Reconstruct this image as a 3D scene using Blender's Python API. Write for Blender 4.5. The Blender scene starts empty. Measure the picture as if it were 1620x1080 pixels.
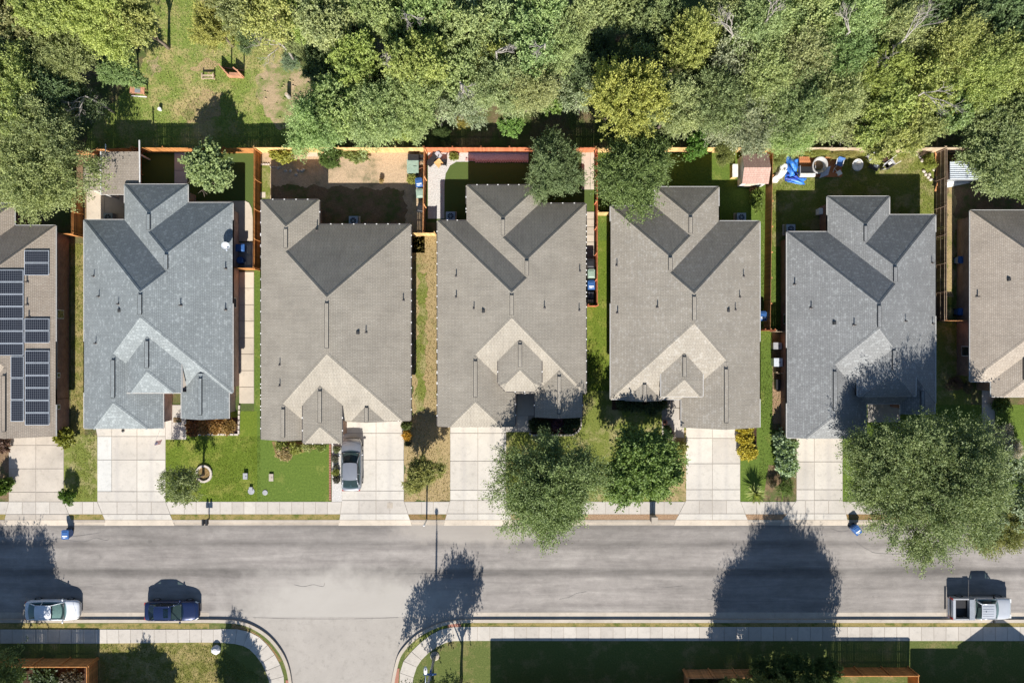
import bpy, math, random
import numpy as np
from mathutils import Vector, Matrix
R = math.radians
random.seed(7)
S = 17.5            # photo pixels per metre on the ground
H = 75.0            # drone height
SUN_EL = 36.0
scene = bpy.context.scene
col = scene.collection

# ------------------------------------------------------------------ camera, world, sun, exposure
cam = bpy.data.cameras.new("camera")
cam.lens = H * S / 1620 * 36
cam.sensor_width = 36
cam.clip_end = 2000
camo = bpy.data.objects.new("camera", cam)
camo.location = (0, 0, H)
camo.rotation_euler = (0, 0, 0)
col.objects.link(camo)
scene.camera = camo

world = bpy.data.worlds.new("World")
scene.world = world
world.use_nodes = True
wn = world.node_tree.nodes
sky = wn.new("ShaderNodeTexSky")
sky.sky_type = 'NISHITA'
sky.sun_disc = False
sky.sun_elevation = R(SUN_EL)
sky.sun_rotation = R(180)
sky.altitude = 200
sky.air_density = 1.0
sky.dust_density = 0.1
sky.ozone_density = 3.0
world.node_tree.links.new(sky.outputs[0], wn["Background"].inputs[0])
wn["Background"].inputs[1].default_value = 0.072
sun = bpy.data.lights.new("sun", 'SUN')
sun.energy = 4.9
sun.angle = R(0.5)
sun.color = (1.0, 0.96, 0.90)
suno = bpy.data.objects.new("sun", sun)
suno.rotation_euler = (R(90 - SUN_EL), 0, R(-0.8))
suno.location = (0, -60, 50)
col.objects.link(suno)
scene.view_settings.view_transform = 'Standard'
scene.view_settings.look = 'None'
scene.view_settings.gamma = 1
scene.view_settings.exposure = 0.92

# ------------------------------------------------------------------ helpers
def P(px, py, z=0.0):
    """photo pixel -> world point at height z"""
    k = (H - z) / H / S
    return Vector(((px - 810) * k, (540 - py) * k, z))

def G(px, py):
    p = P(px, py); return (p.x, p.y)

def tag(o, label=None, cat=None, group=None, kind=None):
    if label: o["label"] = label
    if cat: o["category"] = cat
    if group: o["group"] = group
    if kind: o["kind"] = kind
    return o

def empty(name, loc, rz=0, label=None, cat=None, group=None):
    o = bpy.data.objects.new(name, None)
    o.empty_display_size = 0.3
    o.location = loc
    o.rotation_euler = (0, 0, rz)
    col.objects.link(o)
    return tag(o, label, cat, group)

class MB:
    def __init__(s):
        s.v = []; s.f = []; s.m = []; s.uv = {}
    def face(s, pts, m=0, uv=None):
        n = len(s.v); s.v += [tuple(p) for p in pts]
        if uv: s.uv[len(s.f)] = uv
        s.f.append(tuple(range(n, n + len(pts)))); s.m.append(m)
    def box(s, c, d, rz=0, m=0, tilt=None, taper=1.0):
        M = Matrix.Rotation(rz, 3, 'Z')
        if tilt: M = M @ Matrix.Rotation(tilt[1], 3, tilt[0])
        n = len(s.v)
        for sz in (-1, 1):
            t = taper if sz > 0 else 1
            for sx, sy in ((-1, -1), (1, -1), (1, 1), (-1, 1)):
                q = M @ Vector((sx * d[0] / 2 * t, sy * d[1] / 2 * t, sz * d[2] / 2))
                s.v.append((c[0] + q.x, c[1] + q.y, c[2] + q.z))
        for f in ((3, 2, 1, 0), (4, 5, 6, 7), (0, 1, 5, 4), (1, 2, 6, 5), (2, 3, 7, 6), (3, 0, 4, 7)):
            s.f.append(tuple(n + i for i in f)); s.m.append(m)
    def prism(s, poly, z0, z1, m=0):
        poly = ccw(poly); n = len(poly); b = len(s.v)
        s.v += [(p[0], p[1], z0) for p in poly] + [(p[0], p[1], z1) for p in poly]
        s.f.append(tuple(range(b + n - 1, b - 1, -1))); s.m.append(m)
        s.f.append(tuple(range(b + n, b + 2 * n))); s.m.append(m)
        for i in range(n):
            j = (i + 1) % n
            s.f.append((b + i, b + j, b + n + j, b + n + i)); s.m.append(m)
    def tube(s, pts, rad, n=6, m=0, cap=True):
        pts = [Vector(p) for p in pts]
        if not hasattr(rad, '__len__'): rad = [rad] * len(pts)
        b = len(s.v)
        for i, p in enumerate(pts):
            d = (pts[min(i + 1, len(pts) - 1)] - pts[max(i - 1, 0)])
            d = d.normalized() if d.length > 1e-9 else Vector((0, 0, 1))
            a = d.cross(Vector((0, 0, 1)) if abs(d.z) < .95 else Vector((1, 0, 0))).normalized()
            c = d.cross(a)
            for k in range(n):
                t = 2 * math.pi * k / n
                q = p + (a * math.cos(t) + c * math.sin(t)) * rad[i]
                s.v.append(tuple(q))
        for i in range(len(pts) - 1):
            for k in range(n):
                k2 = (k + 1) % n
                s.f.append((b + i * n + k, b + i * n + k2, b + (i + 1) * n + k2, b + (i + 1) * n + k)); s.m.append(m)
        if cap:
            s.f.append(tuple(b + k for k in range(n - 1, -1, -1))); s.m.append(m)
            e = b + (len(pts) - 1) * n
            s.f.append(tuple(e + k for k in range(n))); s.m.append(m)
    def lathe(s, c, prof, n=14, m=0, sx=1, sy=1):
        b = len(s.v)
        for r, z in prof:
            for k in range(n):
                t = 2 * math.pi * k / n
                s.v.append((c[0] + r * math.cos(t) * sx, c[1] + r * math.sin(t) * sy, c[2] + z))
        for i in range(len(prof) - 1):
            for k in range(n):
                k2 = (k + 1) % n
                s.f.append((b + i * n + k, b + i * n + k2, b + (i + 1) * n + k2, b + (i + 1) * n + k)); s.m.append(m)
        s.f.append(tuple(b + k for k in range(n - 1, -1, -1))); s.m.append(m)
        e = b + (len(prof) - 1) * n
        s.f.append(tuple(e + k for k in range(n))); s.m.append(m)
    def grid(s, rows, m=0):
        b = len(s.v); nu = len(rows[0])
        for r in rows: s.v += [tuple(p) for p in r]
        for i in range(len(rows) - 1):
            for j in range(nu - 1):
                s.f.append((b + i * nu + j, b + i * nu + j + 1, b + (i + 1) * nu + j + 1, b + (i + 1) * nu + j)); s.m.append(m)
    def mesh(s, name, mats, origin=(0, 0, 0), smooth=False):
        me = bpy.data.meshes.new(name)
        ox, oy, oz = origin
        me.from_pydata([(x - ox, y - oy, z - oz) for x, y, z in s.v], [], s.f)
        if not isinstance(mats, (list, tuple)): mats = [mats]
        for mt in mats: me.materials.append(mt)
        if len(mats) > 1:
            me.polygons.foreach_set("material_index", s.m)
        if s.uv:
            uvl = me.uv_layers.new(name="UVMap")
            for pi, uv in s.uv.items():
                ls = me.polygons[pi].loop_start
                for k, t in enumerate(uv): uvl.data[ls + k].uv = t
        if smooth:
            me.polygons.foreach_set("use_smooth", [True] * len(me.polygons))
        me.update()
        return me
    def build(s, name, mats, parent=None, origin=None, smooth=False):
        if origin is None: origin = (0, 0, 0)
        o = bpy.data.objects.new(name, s.mesh(name, mats, origin, smooth))
        col.objects.link(o)
        if parent: o.parent = parent
        return o

def area2(poly):
    return sum(poly[i][0] * poly[(i + 1) % len(poly)][1] - poly[(i + 1) % len(poly)][0] * poly[i][1] for i in range(len(poly)))
def ccw(poly):
    poly = [(p[0], p[1]) for p in poly]
    return poly if area2(poly) > 0 else poly[::-1]

def copy_tree(o, parent=None):
    c = o.copy(); col.objects.link(c)
    if parent: c.parent = parent
    for ch in list(o.children): copy_tree(ch, c)
    return c

def smooth_path(pts, n=6):
    """Catmull-Rom through pixel points"""
    out = []
    for i in range(len(pts) - 1):
        p0 = pts[max(i - 1, 0)]; p1 = pts[i]; p2 = pts[i + 1]; p3 = pts[min(i + 2, len(pts) - 1)]
        for k in range(n):
            t = k / n
            out.append(tuple(0.5 * ((2 * p1[a]) + (-p0[a] + p2[a]) * t + (2 * p0[a] - 5 * p1[a] + 4 * p2[a] - p3[a]) * t * t + (-p0[a] + 3 * p1[a] - 3 * p2[a] + p3[a]) * t ** 3) for a in (0, 1)))
    out.append(tuple(pts[-1]))
    return out

# ------------------------------------------------------------------ materials
class NT:
    def __init__(s, name):
        s.mat = bpy.data.materials.new(name); s.mat.use_nodes = True
        s.t = s.mat.node_tree; s.n = s.t.nodes
        s.b = s.n["Principled BSDF"]; s.out = s.n["Material Output"]
        s.tc = s.n.new("ShaderNodeTexCoord")
    def L(s, a, b): s.t.links.new(a, b)
    def noise(s, scale, detail=4, rough=.6, vec=None, stretch=None, dist=0):
        x = s.n.new("ShaderNodeTexNoise"); x.inputs["Scale"].default_value = scale
        x.inputs["Detail"].default_value = detail; x.inputs["Roughness"].default_value = rough
        x.inputs["Distortion"].default_value = dist
        v = vec if vec is not None else s.tc.outputs["Object"]
        if stretch:
            mp = s.n.new("ShaderNodeMapping"); mp.inputs["Scale"].default_value = stretch
            s.L(v, mp.inputs[0]); v = mp.outputs[0]
        s.L(v, x.inputs["Vector"])
        return x.outputs["Fac"]
    def ramp(s, fac, stops, interp='LINEAR'):
        r = s.n.new("ShaderNodeValToRGB"); r.color_ramp.interpolation = interp
        el = r.color_ramp.elements
        while len(el) < len(stops): el.new(0.5)
        for e, (p, c) in zip(el, stops):
            e.position = p; e.color = (c[0], c[1], c[2], 1) if hasattr(c, '__len__') else (c, c, c, 1)
        s.L(fac, r.inputs[0]); return r.outputs[0]
    def mix(s, fac, a, b, mode='MIX'):
        m = s.n.new("ShaderNodeMix"); m.data_type = 'RGBA'; m.blend_type = mode
        for sock, v in ((m.inputs[0], fac), (m.inputs[6], a), (m.inputs[7], b)):
            if isinstance(v, (int, float)): sock.default_value = v
            elif isinstance(v, (tuple, list)): sock.default_value = (v[0], v[1], v[2], 1)
            else: s.L(v, sock)
        return m.outputs[2]
    def math(s, op, a, b=0.0, c=None):
        m = s.n.new("ShaderNodeMath"); m.operation = op
        for i, v in enumerate((a, b) if c is None else (a, b, c)):
            if isinstance(v, (int, float)): m.inputs[i].default_value = v
            else: s.L(v, m.inputs[i])
        return m.outputs[0]
    def xyz(s, vec=None):
        x = s.n.new("ShaderNodeSeparateXYZ"); s.L(vec if vec is not None else s.tc.outputs["Object"], x.inputs[0]); return x.outputs
    def bump(s, h, strength=.4, dist=.02):
        b = s.n.new("ShaderNodeBump"); b.inputs["Strength"].default_value = strength; b.inputs["Distance"].default_value = dist
        s.L(h, b.inputs["Height"]); s.L(b.outputs[0], s.b.inputs["Normal"])
    def color(s, c, rough=.9, metal=0, spec=.3):
        i = s.b.inputs["Base Color"]
        if isinstance(c, (tuple, list)): i.default_value = (c[0], c[1], c[2], 1)
        else: s.L(c, i)
        s.b.inputs["Roughness"].default_value = rough; s.b.inputs["Metallic"].default_value = metal
        s.b.inputs["Specular IOR Level"].default_value = spec
        return s.mat

def sc3(c, k): return (c[0] * k, c[1] * k, c[2] * k)

def plain(name, c, rough=.5, metal=0, spec=.4, var=.15, scale=6):
    n = NT(name)
    f = n.noise(scale, 5, .6)
    return n.color(n.ramp(f, [(.3, sc3(c, 1 - var)), (.7, sc3(c, 1 + var))]), rough, metal, spec)

def ground_mat(name, a, b, dry=None, dry_amt=.5, fine=9, patch=.55, bumpy=.6):
    """grass or soil: two tones at fine scale, a third in patches"""
    n = NT(name)
    f1 = n.noise(fine, 6, .75)
    f2 = n.noise(patch, 5, .65)
    f3 = n.noise(fine * 3.1, 3, .7)
    c = n.ramp(f1, [(.32, a), (.68, b)])
    if dry is not None:
        lo = .5 + (.5 - dry_amt) * .4
        w = n.math('ADD', n.math('MULTIPLY', f2, .75), n.math('MULTIPLY', f1, .25))
        c = n.mix(n.ramp(w, [(lo - .06, 0.0), (lo + .06, 1.0)]), c, n.mix(f1, sc3(dry, .7), sc3(dry, 1.25)))
    c = n.mix(1.0, c, n.ramp(f3, [(.3, .62), (.7, 1.35)]), 'MULTIPLY')
    n.bump(n.math('ADD', f1, f3), bumpy, .06)
    return n.color(c, .95, 0, .15)

M = {}
M['lawn_rich'] = ground_mat("lawn_rich", (.068, .110, .018), (.130, .185, .032), (.19, .21, .05), .18, 6, .5)
M['lawn_bright'] = ground_mat("lawn_bright", (.082, .125, .014), (.150, .195, .024), (.23, .235, .05), .34, 7, .5)  # brighter green, the grass's own colour
M['lawn_mixed'] = ground_mat("lawn_mixed", (.10, .130, .025), (.19, .205, .045), (.30, .26, .12), .38, 6, .6)
M['lawn_dry'] = ground_mat("lawn_dry", (.26, .195, .095), (.40, .30, .155), (.15, .165, .05), .26, 6, .5)
M['lawn_olive'] = ground_mat("lawn_olive", (.105, .115, .025), (.20, .19, .05), (.30, .24, .10), .5, 7, .9)
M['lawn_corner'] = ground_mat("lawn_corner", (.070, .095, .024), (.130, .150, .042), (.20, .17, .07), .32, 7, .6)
M['turf'] = ground_mat("artificial_turf", (.062, .092, .022), (.088, .122, .032), None, 0, 14, .5, .3)
M['soil'] = ground_mat("bare_soil", (.36, .262, .17), (.52, .385, .25), (.20, .175, .10), .34, 5, .5)
M['soil_grassy'] = ground_mat("trodden_earth", (.29, .215, .125), (.44, .33, .205), (.16, .19, .055), .46, 6, .8)
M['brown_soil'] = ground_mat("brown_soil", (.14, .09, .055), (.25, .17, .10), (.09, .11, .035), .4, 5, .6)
M['forest'] = ground_mat("forest_floor", (.10, .075, .04), (.21, .16, .085), (.08, .105, .03), .55, 4, .4)
M['meadow'] = ground_mat("meadow", (.125, .175, .035), (.20, .245, .055), (.38, .30, .14), .40, 5, .30)
M['mulch'] = ground_mat("mulch", (.035, .020, .014), (.10, .055, .035), None, 0, 9, 1, 1)
M['river_rock'] = ground_mat("river_rock", (.24, .14, .075), (.48, .33, .21), None, 0, 12, 1, 1)
M['white_gravel'] = ground_mat("white_gravel", (.42, .395, .36), (.64, .61, .57), None, 0, 9, 1, .7)
M['strip_dry'] = ground_mat("verge_dry_grass", (.20, .155, .05), (.32, .25, .10), (.10, .12, .025), .4, 7, 1.2)
M['strip_brown'] = ground_mat("verge_brown", (.17, .105, .045), (.30, .20, .09), (.11, .11, .03), .35, 7, 1.2)

def concrete(name, c, stain=.12, tracks=None):
    n = NT(name)
    a = n.noise(.35, 6, .65); f = n.noise(16, 4, .7); s2 = n.noise(2.2, 5, .7)
    k = n.ramp(a, [(.3, sc3(c, 1 - stain)), (.72, sc3(c, 1 + stain * .5))])
    k = n.mix(1, k, n.ramp(s2, [(.25, .80), (.48, 1.0)]), 'MULTIPLY')
    k = n.mix(1, k, n.ramp(f, [(.3, .93), (.7, 1.05)]), 'MULTIPLY')
    oi = n.n.new("ShaderNodeObjectInfo")
    k = n.mix(1, k, n.ramp(oi.outputs["Random"], [(0, (.90, .89, .88)), (1, (1.06, 1.06, 1.05))]), 'MULTIPLY')
    if tracks:                      # grey tyre tracks on a driveway, along y
        x = n.xyz()[0]
        for cx in tracks:
            d = n.math('ABSOLUTE', n.math('SUBTRACT', x, cx))
            d = n.math('ADD', d, n.math('MULTIPLY', n.noise(1.0, 3, .6, None, (1, .3, 1)), .3))
            k = n.mix(n.ramp(d, [(.12, .28), (.48, 0.0)]), k, sc3((.30, .28, .27), 1))
    n.bump(f, .15, .01)
    return n.color(k, .9, 0, .25)
M['drive'] = concrete("driveway_concrete", (.515, .477, .420))
M['drive_old'] = concrete("driveway_concrete_old", (.44, .39, .33), .2)
M['drive_blue'] = concrete("driveway_concrete_sealed", (.50, .488, .455))
M['walk'] = concrete("sidewalk_concrete", (.47, .43, .378), .14)
M['kerb'] = concrete("kerb_concrete", (.42, .365, .30), .22)
M['patio'] = concrete("patio_concrete", (.52, .45, .36), .16)
M['joint'] = plain("joint_dirt", (.31, .275, .235), .95, 0, .1)

# asphalt: wear bands that run along the street, pale dusty film at the junction
n = NT("asphalt")
xyz = n.xyz()
warp = n.noise(.22, 4, .6, None, (.25, 1, 1))
y = n.math('ADD', xyz[1], n.math('MULTIPLY', n.math('SUBTRACT', warp, .5), .55))
yn = n.math('DIVIDE', n.math('ADD', y, 25.5), 9.5)      # 0 south edge .. 1 north edge
band = n.ramp(yn, [(0.0, .95), (.05, .70), (.085, 1.12), (.16, .96), (.22, 1.12), (.33, .98), (.42, 1.0), (.465, .58), (.505, .55), (.535, .94), (.62, 1.06), (.70, 1.0), (.755, .68), (.80, .95), (.87, .88), (.93, .62), (.965, .78), (1.0, 1.0)])
streak = n.noise(1.1, 6, .72, None, (.10, 1.25, 1), .4)
base = n.ramp(streak, [(.3, (.190, .170, .154)), (.7, (.295, .268, .240))])
cband = n.mix(.85, base, n.mix(1, base, band, 'MULTIPLY'))
blot = n.noise(.20, 7, .68, None, (.6, 1, 1), .6)
cband = n.mix(1, cband, n.ramp(blot, [(.33, .78), (.67, 1.18)]), 'MULTIPLY')
mott = n.noise(1.3, 6, .7, None, (.7, 1, 1), .5)
cband = n.mix(1, cband, n.ramp(mott, [(.3, .86), (.7, 1.12)]), 'MULTIPLY')
spots = n.ramp(n.noise(.9, 3, .5), [(.70, 1.0), (.76, .80)])
cband = n.mix(1, cband, spots, 'MULTIPLY')
agg = n.noise(28, 3, .7)
cband = n.mix(1, cband, n.ramp(agg, [(.3, .82), (.7, 1.16)]), 'MULTIPLY')
cx, cy = G(545, 975)
dx = n.math('DIVIDE', n.math('SUBTRACT', xyz[0], cx), 13.5)
dy = n.math('DIVIDE', n.math('SUBTRACT', xyz[1], cy), 5.2)
rr = n.math('SQRT', n.math('ADD', n.math('MULTIPLY', dx, dx), n.math('MULTIPLY', dy, dy)))
rr = n.math('ADD', rr, n.math('MULTIPLY', n.math('SUBTRACT', n.noise(.5, 6, .65), .5), .8))
dust = n.ramp(rr, [(.50, .95), (1.12, 0.0)])
cx2, cy2 = G(745, 838)
dx2 = n.math('DIVIDE', n.math('SUBTRACT', xyz[0], cx2), 8.5)
dy2 = n.math('DIVIDE', n.math('SUBTRACT', xyz[1], cy2), 1.7)
r2 = n.math('SQRT', n.math('ADD', n.math('MULTIPLY', dx2, dx2), n.math('MULTIPLY', dy2, dy2)))
r2 = n.math('ADD', r2, n.math('MULTIPLY', n.math('SUBTRACT', n.noise(.8, 5, .65), .5), .9))
dust2 = n.ramp(r2, [(.6, .75), (1.0, 0.0)])
cc = n.mix(dust, cband, n.mix(blot, (.315, .288, .250), (.405, .375, .335)))
cc = n.mix(dust2, cc, (.33, .295, .255))
n.bump(agg, .25, .015)
M['asphalt'] = n.color(cc, .9, 0, .3)
M['side_street'] = concrete("side_street_surface", (.335, .305, .27), .12)
M['crack'] = plain("crack_filler", (.13, .12, .11), .8)

def shingle(name, c1, c2, blotch=.25, accent=None):
    n = NT(name)
    uv = n.n.new("ShaderNodeUVMap").outputs[0]
    br = n.n.new("ShaderNodeTexBrick")
    br.inputs["Scale"].default_value = 1.0
    br.inputs["Brick Width"].default_value = .24; br.inputs["Row Height"].default_value = .145
    br.inputs["Mortar Size"].default_value = .013; br.inputs["Mortar Smooth"].default_value = .3
    br.inputs["Color1"].default_value = (*c1, 1); br.inputs["Color2"].default_value = (*c2, 1)
    br.inputs["Mortar"].default_value = (*sc3(c1, .66), 1); br.inputs["Bias"].default_value = -.1
    br.offset = .4; br.offset_frequency = 3
    n.L(uv, br.inputs["Vector"])
    c = br.outputs["Color"]
    if accent:
        b2 = n.n.new("ShaderNodeTexBrick")
        b2.inputs["Scale"].default_value = 1.0
        b2.inputs["Brick Width"].default_value = .24; b2.inputs["Row Height"].default_value = .145
        b2.inputs["Mortar Size"].default_value = 0
        b2.inputs["Color1"].default_value = (0, 0, 0, 1); b2.inputs["Color2"].default_value = (1, 1, 1, 1)
        b2.offset = .4; b2.offset_frequency = 3
        n.L(uv, b2.inputs["Vector"])
        w = n.ramp(b2.outputs["Color"], [(.86, 0.0), (.88, 1.0)])
        c = n.mix(n.math('MULTIPLY', w, .40), c, accent)
    f = n.noise(.5, 5, .6); g = n.noise(22, 3, .7)
    c = n.mix(1, c, n.ramp(f, [(.3, 1 - blotch * .5), (.7, 1 + blotch * .4)]), 'MULTIPLY')
    c = n.mix(1, c, n.ramp(g, [(.3, .8), (.7, 1.2)]), 'MULTIPLY')
    c = n.mix(1, c, n.ramp(n.noise(1.6, 4, .6, uv, (3.2, .22, 1)), [(.3, .90), (.7, 1.08)]), 'MULTIPLY')
    n.bump(n.math('ADD', n.math('MULTIPLY', br.outputs["Fac"], -1.0), n.math('MULTIPLY', g, .4)), .5, .012)
    return n.color(c, .93, 0, .2)
M['shingle_brown'] = shingle("shingle_brown", (.285, .236, .186), (.315, .268, .216))
M['shingle_blue'] = shingle("shingle_blue_grey", (.208, .226, .226), (.246, .266, .264), .2, (.33, .355, .35))
M['shingle_tan'] = shingle("shingle_weathered", (.284, .252, .204), (.310, .279, .230))
M['shingle_taupe'] = shingle("shingle_taupe", (.282, .250, .204), (.313, .282, .233), .2, (.35, .325, .285))
M['shingle_grey'] = shingle("shingle_grey", (.200, .201, .196), (.238, .239, .233), .2, (.30, .31, .30))
M['shingle_sand'] = shingle("shingle_sand", (.305, .258, .208), (.350, .302, .248))

def brick(name, c1, c2, mortar=(.33, .29, .25)):
    n = NT(name)
    uv = n.n.new("ShaderNodeUVMap").outputs[0]
    br = n.n.new("ShaderNodeTexBrick"); br.inputs["Scale"].default_value = 1
    br.inputs["Brick Width"].default_value = .21; br.inputs["Row Height"].default_value = .075; br.inputs["Mortar Size"].default_value = .008
    br.inputs["Color1"].default_value = (*c1, 1); br.inputs["Color2"].default_value = (*c2, 1); br.inputs["Mortar"].default_value = (*mortar, 1)
    n.L(uv, br.inputs["Vector"])
    n.bump(br.outputs["Fac"], -.4, .01)
    return n.color(n.mix(1, br.outputs["Color"], n.ramp(n.noise(1.5, 4), [(.3, .75), (.7, 1.2)]), 'MULTIPLY'), .9, 0, .2)
M['brick_red'] = brick("brick_red", (.19, .075, .045), (.27, .12, .075))
M['brick_brown'] = brick("brick_brown", (.20, .115, .08), (.28, .17, .12))
M['brick_pink'] = brick("brick_pink", (.42, .26, .20), (.52, .35, .28), (.5, .43, .38))
M['siding'] = plain("siding_cream", (.52, .45, .35), .8)
M['gutter'] = plain("gutter_grey", (.40, .385, .36), .6)
M['trim'] = plain("trim_white", (.62, .60, .57), .6)
M['fascia'] = plain("fascia_taupe", (.33, .29, .25), .7)
M['gutter_dark'] = plain("gutter_bronze", (.07, .06, .055), .5)
M['vent_dark'] = plain("vent_dark", (.03, .03, .03), .6)
M['glass_house'] = plain("window_glass", (.02, .025, .03), .06, 0, .6)

def wood(name, c, var=.3):
    n = NT(name)
    xyz = n.xyz()
    cb = n.n.new("ShaderNodeCombineXYZ")
    n.L(n.math('FLOOR', n.math('MULTIPLY', n.math('ADD', xyz[0], n.math('MULTIPLY', xyz[1], 1.0)), 6.8)), cb.inputs[0])
    wh = n.n.new("ShaderNodeTexWhiteNoise"); wh.noise_dimensions = '1D'; n.L(n.math('FLOOR', n.math('MULTIPLY', n.math('ADD', xyz[0], xyz[1]), 6.8)), wh.inputs["W"])
    g = n.noise(3, 5, .7, None, (6, 6, .6))
    c2 = n.mix(g, sc3(c, 1 - var), sc3(c, 1 + var))
    c2 = n.mix(1, c2, n.ramp(wh.outputs["Value"], [(0, .78), (1, 1.18)]), 'MULTIPLY')
    return n.color(c2, .85, 0, .2)
M['cedar'] = wood("cedar_fence", (.42, .185, .06))
M['cedar_red'] = wood("stained_red_fence", (.50, .165, .075), .15)
M['cedar_tan'] = wood("cedar_tan", (.62, .40, .17))
M['cedar_old'] = wood("cedar_weathered", (.44, .34, .23))
M['cedar_rust'] = wood("cedar_rust", (.50, .24, .10))
M['cedar_shaded'] = wood("cedar_shaded", (.17, .12, .085))  # weathered cedar with the shade of its unlit west face put into the colour
M['deck'] = wood("deck_wood", (.42, .17, .075))
M['timber'] = wood("garden_timber", (.44, .22, .13))

def leaf_material():
    n = NT("leaf")
    oi = n.n.new("ShaderNodeObjectInfo")
    at = n.n.new("ShaderNodeAttribute"); at.attribute_name = "tint"
    k = n.ramp(at.outputs["Fac"], [(0, (.80, .86, .84)), (.5, (1.22, 1.22, 1.22)), (1, (1.55, 1.5, 1.38))])
    c = n.mix(1, oi.outputs["Color"], k, 'MULTIPLY')
    n.L(c, n.b.inputs["Base Color"])
    n.b.inputs["Roughness"].default_value = .55; n.b.inputs["Specular IOR Level"].default_value = .35
    tr = n.n.new("ShaderNodeBsdfTranslucent")
    n.L(n.mix(1, c, (1.15, 1.2, .6), 'MULTIPLY'), tr.inputs[0])
    ms = n.n.new("ShaderNodeMixShader"); ms.inputs[0].default_value = .30
    n.L(n.b.outputs[0], ms.inputs[1]); n.L(tr.outputs[0], ms.inputs[2]); n.L(ms.outputs[0], n.out.inputs[0])
    return n.mat
M['leaf'] = leaf_material()
M['bark'] = plain("bark", (.17, .135, .105), .95, 0, .1, .35, 5)
M['bark_pale'] = plain("bark_pale", (.30, .27, .235), .95, 0, .1, .3, 5)

def paint(name, c, metal=0.0, rough=.25):
    n = NT(name)
    n.color(n.ramp(n.noise(1.5, 4), [(.3, sc3(c, .95)), (.7, sc3(c, 1.04))]), rough, metal, .5)
    n.b.inputs["Coat Weight"].default_value = .6; n.b.inputs["Coat Roughness"].default_value = .06
    return n.mat
M['paint_white'] = paint("paint_white", (.62, .63, .65))
M['paint_blue'] = paint("paint_blue", (.012, .022, .068), .3)
M['paint_silver'] = paint("paint_silver", (.52, .53, .54), .35, .32)
M['paint_grey'] = paint("paint_grey", (.26, .27, .29), .45, .32)
n = NT("car_glass")
n.color((.012, .022, .024), .04, 0, .6)
trp = n.n.new("ShaderNodeBsdfTransparent"); trp.inputs[0].default_value = (.68, .86, .83, 1)
ms = n.n.new("ShaderNodeMixShader"); ms.inputs[0].default_value = .62
n.L(n.b.outputs[0], ms.inputs[1]); n.L(trp.outputs[0], ms.inputs[2]); n.L(ms.outputs[0], n.out.inputs[0])
M['car_glass'] = n.mat
M['interior'] = plain("car_interior", (.09, .09, .09), .8)
M['seat_fabric'] = plain("seat_fabric", (.12, .115, .11), .9)
M['rubber'] = plain("tyre_rubber", (.018, .018, .018), .9)
M['alloy'] = plain("alloy_rim", (.45, .45, .46), .3, .8)
M['chrome'] = plain("chrome", (.6, .6, .6), .15, .9)
M['black_plastic'] = plain("black_plastic", (.02, .02, .022), .5)
M['lamp_clear'] = plain("headlight_lens", (.6, .6, .58), .1)
M['lamp_red'] = plain("taillight_lens", (.35, .02, .015), .2)
M['sunshade'] = plain("sunshade", (.55, .56, .54), .5)
M['blue_plastic'] = plain("blue_plastic", (.035, .105, .28), .45)
M['green_plastic'] = plain("grey_green_plastic", (.25, .33, .26), .5)
M['white_plastic'] = plain("white_plastic", (.75, .76, .76), .5)
M['grey_plastic'] = plain("grey_plastic", (.30, .30, .31), .6)
M['metal_grey'] = plain("metal_grey", (.34, .36, .38), .45, .5)
M['metal_pale'] = plain("metal_pale", (.62, .66, .70), .4, .3)
M['tarp'] = plain("blue_tarp", (.03, .16, .55), .45, 0, .4, .35, 2.5)
M['tarp_dark'] = plain("dark_blue_tarp", (.015, .045, .28), .5, 0, .4, .3, 2.5)
M['sheet'] = plain("white_sheet", (.62, .60, .55), .7, 0, .3, .25, 3)
M['pale_brick'] = plain("pale_brick", (.44, .27, .24), .85)
M['pavers'] = ground_mat("pale_pavers", (.50, .41, .42), (.72, .62, .63), None, 0, 9, 1, .6)
M['tub_grey'] = plain("tub_grey", (.36, .35, .34), .7)
M['stone'] = plain("pale_stone", (.48, .42, .36), .9, 0, .2, .25, 4)
M['boulder'] = plain("white_stone", (.55, .54, .53), .85, 0, .2, .15, 3)
M['terracotta'] = plain("terracotta", (.30, .13, .085), .8)
M['fabric_blue'] = plain("blue_fabric", (.06, .14, .33), .8)
M['flag_red'] = plain("flag_red", (.42, .03, .05), .7)
M['flag_white'] = plain("flag_white", (.70, .68, .66), .7)
M['flag_blue'] = plain("flag_blue", (.02, .035, .16), .7)
M['pink_shingle'] = shingle("shingle_pink", (.40, .255, .205), (.46, .30, .245), .15)

n = NT("solar_cells")
uv = n.n.new("ShaderNodeUVMap").outputs[0]
br = n.n.new("ShaderNodeTexBrick"); br.offset = 0
br.inputs["Scale"].default_value = 1; br.inputs["Brick Width"].default_value = .1575; br.inputs["Row Height"].default_value = .1575
br.inputs["Mortar Size"].default_value = .011; br.inputs["Mortar Smooth"].default_value = 0
br.inputs["Color1"].default_value = (.006, .008, .015, 1); br.inputs["Color2"].default_value = (.008, .011, .019, 1)
br.inputs["Mortar"].default_value = (.13, .14, .16, 1)
n.L(uv, br.inputs["Vector"])
M['solar'] = n.color(br.outputs["Color"], .35, 0, .12)
# ------------------------------------------------------------------ the ground, road, pavements
def sheet(name, poly, z, mat, label, parent=None):
    b = MB(); b.face([(x, y, z) for x, y in ccw(poly)])
    o = b.build(name, M[mat], parent)
    if not parent: tag(o, label, None, None, 'structure')
    return o
def psheet(name, pix, z, mat, label, parent=None):
    return sheet(name, [G(*p) for p in pix], z, mat, label, parent)

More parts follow.
